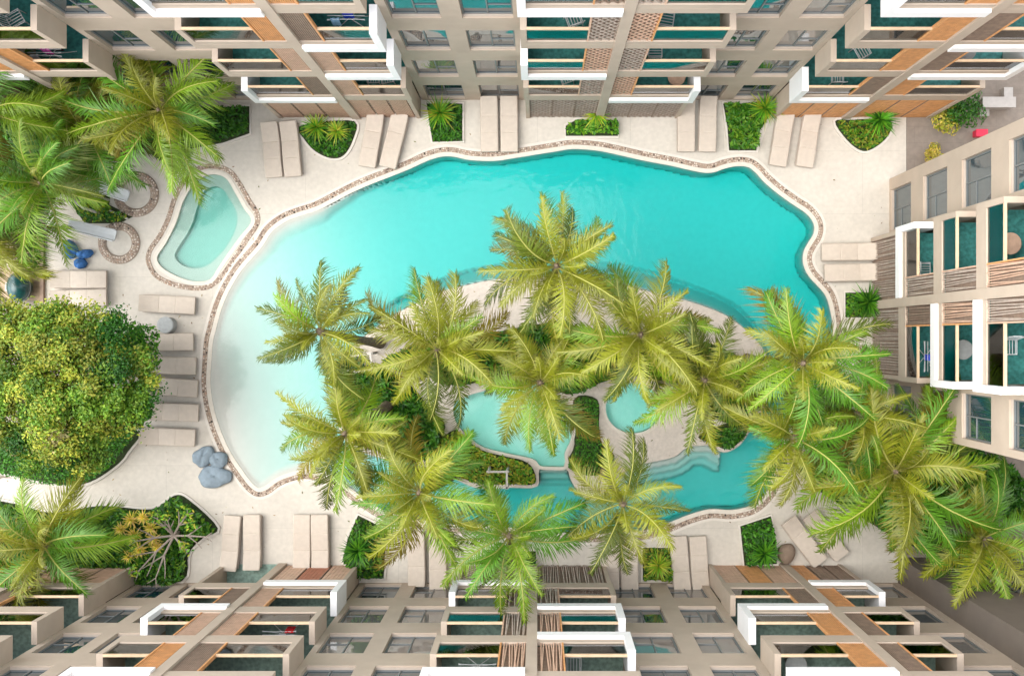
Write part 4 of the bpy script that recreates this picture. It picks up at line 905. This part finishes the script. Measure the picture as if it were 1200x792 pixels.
# ------------------------------------------------------------------ balcony furniture and washing
def chair_proto():
    e = empty('metal_chair', (0, 0, 0)); r = .018
    s = MB(); s.tube([(-.2, -.2, .43), (.2, -.2, .43), (.2, .2, .43), (-.2, .2, .43), (-.2, -.2, .43)], r, 6)
    for k in range(5): s.tube([(-.16 + .08 * k, -.2, .43), (-.16 + .08 * k, .2, .43)], .012, 5)
    s.build('seat', 'metal_white', e)
    k_ = MB(); k_.tube([(-.2, .2, .43), (-.2, .27, .84), (-.1, .29, .9), (.1, .29, .9), (.2, .27, .84), (.2, .2, .43)], r, 6)
    for k in range(4): k_.tube([(-.12 + .08 * k, .2, .43), (-.12 + .08 * k, .285, .89)], .012, 5)
    k_.build('backrest', 'metal_white', e)
    for sx in (-1, 1):
        for sy in (-1, 1): l = MB(); l.tube([(sx * .19, sy * .19, .43), (sx * .21, sy * .21, 0)], r, 6); l.build('leg', 'metal_white', e)
    return e
CP = chair_proto(); cf = [True]
def spot(b, u, k, v=.62):
    z = 3 * k + .02
    return Vector({'t': (u, 8.09 + v, z), 'b': (u, -8.21 - v, z), 'r': (12.2 + v, u, z)}[b])
def chair(b, u, k, rot, label, v=.62):
    o = CP if cf[0] else copy_tree(CP); cf[0] = False; o.location = spot(b, u, k, v); o.rotation_euler = (0, 0, R(rot)); tag(o, label, 'chair', 'white metal balcony chairs')
chair('t', .95, 1, 20, 'white chair on the lowest middle balcony of the top block'); chair('t', .98, 3, 200, 'white chair two floors above the lowest middle balcony'); chair('t', 3.55, 2, 90, 'white chair by the lattice on the turned away second floor balcony')
chair('t', 3.5, 3, 80, 'white chair by the lattice on the third floor middle balcony'); chair('t', -5.45, 1, 0, 'white chair, left of a pair on the first floor'); chair('t', -5.0, 1, 10, 'white chair, right of a pair on the first floor')
chair('t', 9.95, 1, 180, 'white chair on the white cornered balcony above dark spiky plant'); chair('t', 9.8, 2, 30, 'white chair on the second floor beside the orange screen'); chair('t', -14.2, 3, 120, 'white chair on the uppermost balcony at the top left')
chair('b', .98, 3, 180, 'white chair behind slatted screens of the lower block'); chair('r', 2.35, 1, 90, 'white chair on the white framed balcony of the right block'); chair('r', -.2, 3, 0, 'white chair on the third floor of the right block')
def drying_rack(b, u, k, items, label, rot=0, v=.62):
    e = empty('drying_rack', spot(b, u, k, v), label, 'drying rack', None, R(rot)); f = MB()
    for y in (-.22, .22):
        f.tube([(-.5, y, 0), (.5, -y, 1.0)], .013, 5)
        f.tube([(.5, y, 0), (-.5, -y, 1.0)], .013, 5)
    for q in range(5): f.tube([(-.5, -.2 + .1 * q, 1.0), (.5, -.2 + .1 * q, 1.0)], .008, 5)
    f.build('frame', 'metal_white', e)
    for i, (m_, w, lab) in enumerate(items):
        x = -.42 + i * .29; y = (-.18, .02, .12)[i % 3]; g_ = MB(); vs = []; n = 6
        prof = [(-.07, .62), (-.06, .80), (-.03, .985), (0, 1.02), (.03, .985), (.06, .82), (.075, .66)]
        for j in range(n + 1):
            for (a, z) in prof: vs.append((x + w * j / n, y + a + .012 * math.sin(j * 2.1 + z * 3), z + .015 * math.sin(j * 1.7)))
        kf = len(prof); g_.add(vs, [(j * kf + c, j * kf + c + 1, (j + 1) * kf + c + 1, (j + 1) * kf + c) for j in range(n) for c in range(kf - 1)])
        o = g_.build('garment', m_, None, spot(b, u, k, v), R(rot), True); tag(o, lab, 'garment', 'washing hung on balcony racks')
drying_rack('b', -7.65, 2, [('cloth_red', .26, 'red cloth on the drying rack of the lower block'), ('cloth_white', .22, 'white cloth next to the red one on the rack'), ('cloth_sky', .24, 'light blue cloth next to the red and white washing')], 'drying rack with red, white and light blue washing', 180)
drying_rack('t', -5.1, 3, [('cloth_sky', .24, 'pale blue cloth beside the deep blue one'), ('cloth_blue', .3, 'deep blue cloth on the white cornered balcony')], 'drying rack with deep blue washing on the top block', 0)
drying_rack('t', -14.6, 2, [('cloth_white', .22, 'white cloth on the top left rack'), ('cloth_pink', .26, 'bright pink cloth on the top left rack'), ('cloth_black', .28, 'black cloth beside the bright pink one')], 'drying rack with bright pink and black washing', 0, .5)
drying_rack('r', -.55, 1, [('cloth_white', .28, 'white cloth on the rack of the right block'), ('cloth_blue', .2, 'small blue cloth on the rack of the right block')], 'drying rack with white washing on the right block', 90)
drying_rack('b', 1.75, 4, [], 'empty white drying rack on the lower block, white framed side', 0); drying_rack('b', -1.6, 3, [], 'empty white drying rack left of the slatted column', 0)

def table(b, u, k, m, label, v=.6):
    e = empty('balcony_table', spot(b, u, k, v), label, 'table', 'small balcony tables')
    t = MB(); t.lathe([(.29, .50), (.30, .515), (.30, .535), (.285, .545)], 20); t.build('top', m, e)
    p = MB(); p.tube([(0, 0, .03), (0, 0, .5)], .025, 8); p.build('stem', 'frame_grey', e)
    q = MB(); q.lathe([(.2, 0), (.2, .02), (.04, .035)], 16); q.build('base', 'frame_grey', e)
table('t', -5.6, 4, 'wood_pink', 'pale wooden table near the deep blue washing'); table('t', 4.6, 1, 'wood_pink', 'wooden table at the white corner of the first middle balcony'); table('t', 1.0, 4, 'stone_grey', 'grey table on the high white framed middle balcony')
table('t', 12.9, 2, 'stone_grey', 'grey table on the white framed end balcony'); table('b', 9.9, 2, 'wood_pink', 'wooden table on the lower block, right end balcony'); table('b', 7.0, 3, 'stone_grey', 'grey table behind brown screens of the lower block')
table('b', -10.4, 3, 'wood_pink', 'wooden table on the lower block, left end balcony'); table('r', 2.6, 3, 'wood_pink', 'wooden table on the right block, third floor'); table('r', -.3, 2, 'stone_grey', 'grey table on the right block behind white framing')
# ------------------------------------------------------------------ light, sky, camera
sc = bpy.context.scene
w = bpy.data.worlds.new('World'); sc.world = w; w.use_nodes = True; nt = w.node_tree; bg = nt.nodes['Background']
sky = nt.nodes.new('ShaderNodeTexSky'); sky.sky_type = 'NISHITA'; sky.sun_disc = False
sund = Vector((-.42, .0, .90)).normalized()
sky.sun_elevation = math.asin(sund.z); sky.sun_rotation = math.atan2(sund.x, sund.y) % (2 * math.pi); sky.dust_density = 1; sky.air_density = 1.0
hs = nt.nodes.new('ShaderNodeHueSaturation'); hs.inputs['Saturation'].default_value = 0.25
nt.links.new(sky.outputs[0], hs.inputs['Color']); nt.links.new(hs.outputs[0], bg.inputs['Color']); bg.inputs['Strength'].default_value = 0.15
sl = bpy.data.lights.new('sun', 'SUN'); sl.energy = 0.75; sl.angle = R(60); sl.color = (1, .95, .86)
so = bpy.data.objects.new('sun', sl); C.objects.link(so); so.rotation_euler = (-sund).to_track_quat('-Z', 'Y').to_euler()
cam = bpy.data.cameras.new('camera'); co = bpy.data.objects.new('camera', cam); C.objects.link(co)
co.location = (0, 0, H); cam.sensor_width = 36; cam.lens = 36 * S * H / 1200; cam.shift_x = -30 / 1200; cam.shift_y = 2 / 1200; cam.clip_end = 2000; cam.clip_start = .5
sc.camera = co
sc.view_settings.view_transform = 'Standard'; sc.view_settings.look = 'None'; sc.view_settings.gamma = 1; sc.view_settings.exposure = 2.36
sc.render.engine = 'CYCLES'; sc.cycles.max_bounces = 10; sc.cycles.transparent_max_bounces = 24; sc.cycles.diffuse_bounces = 4
sc.cycles.use_denoising = True
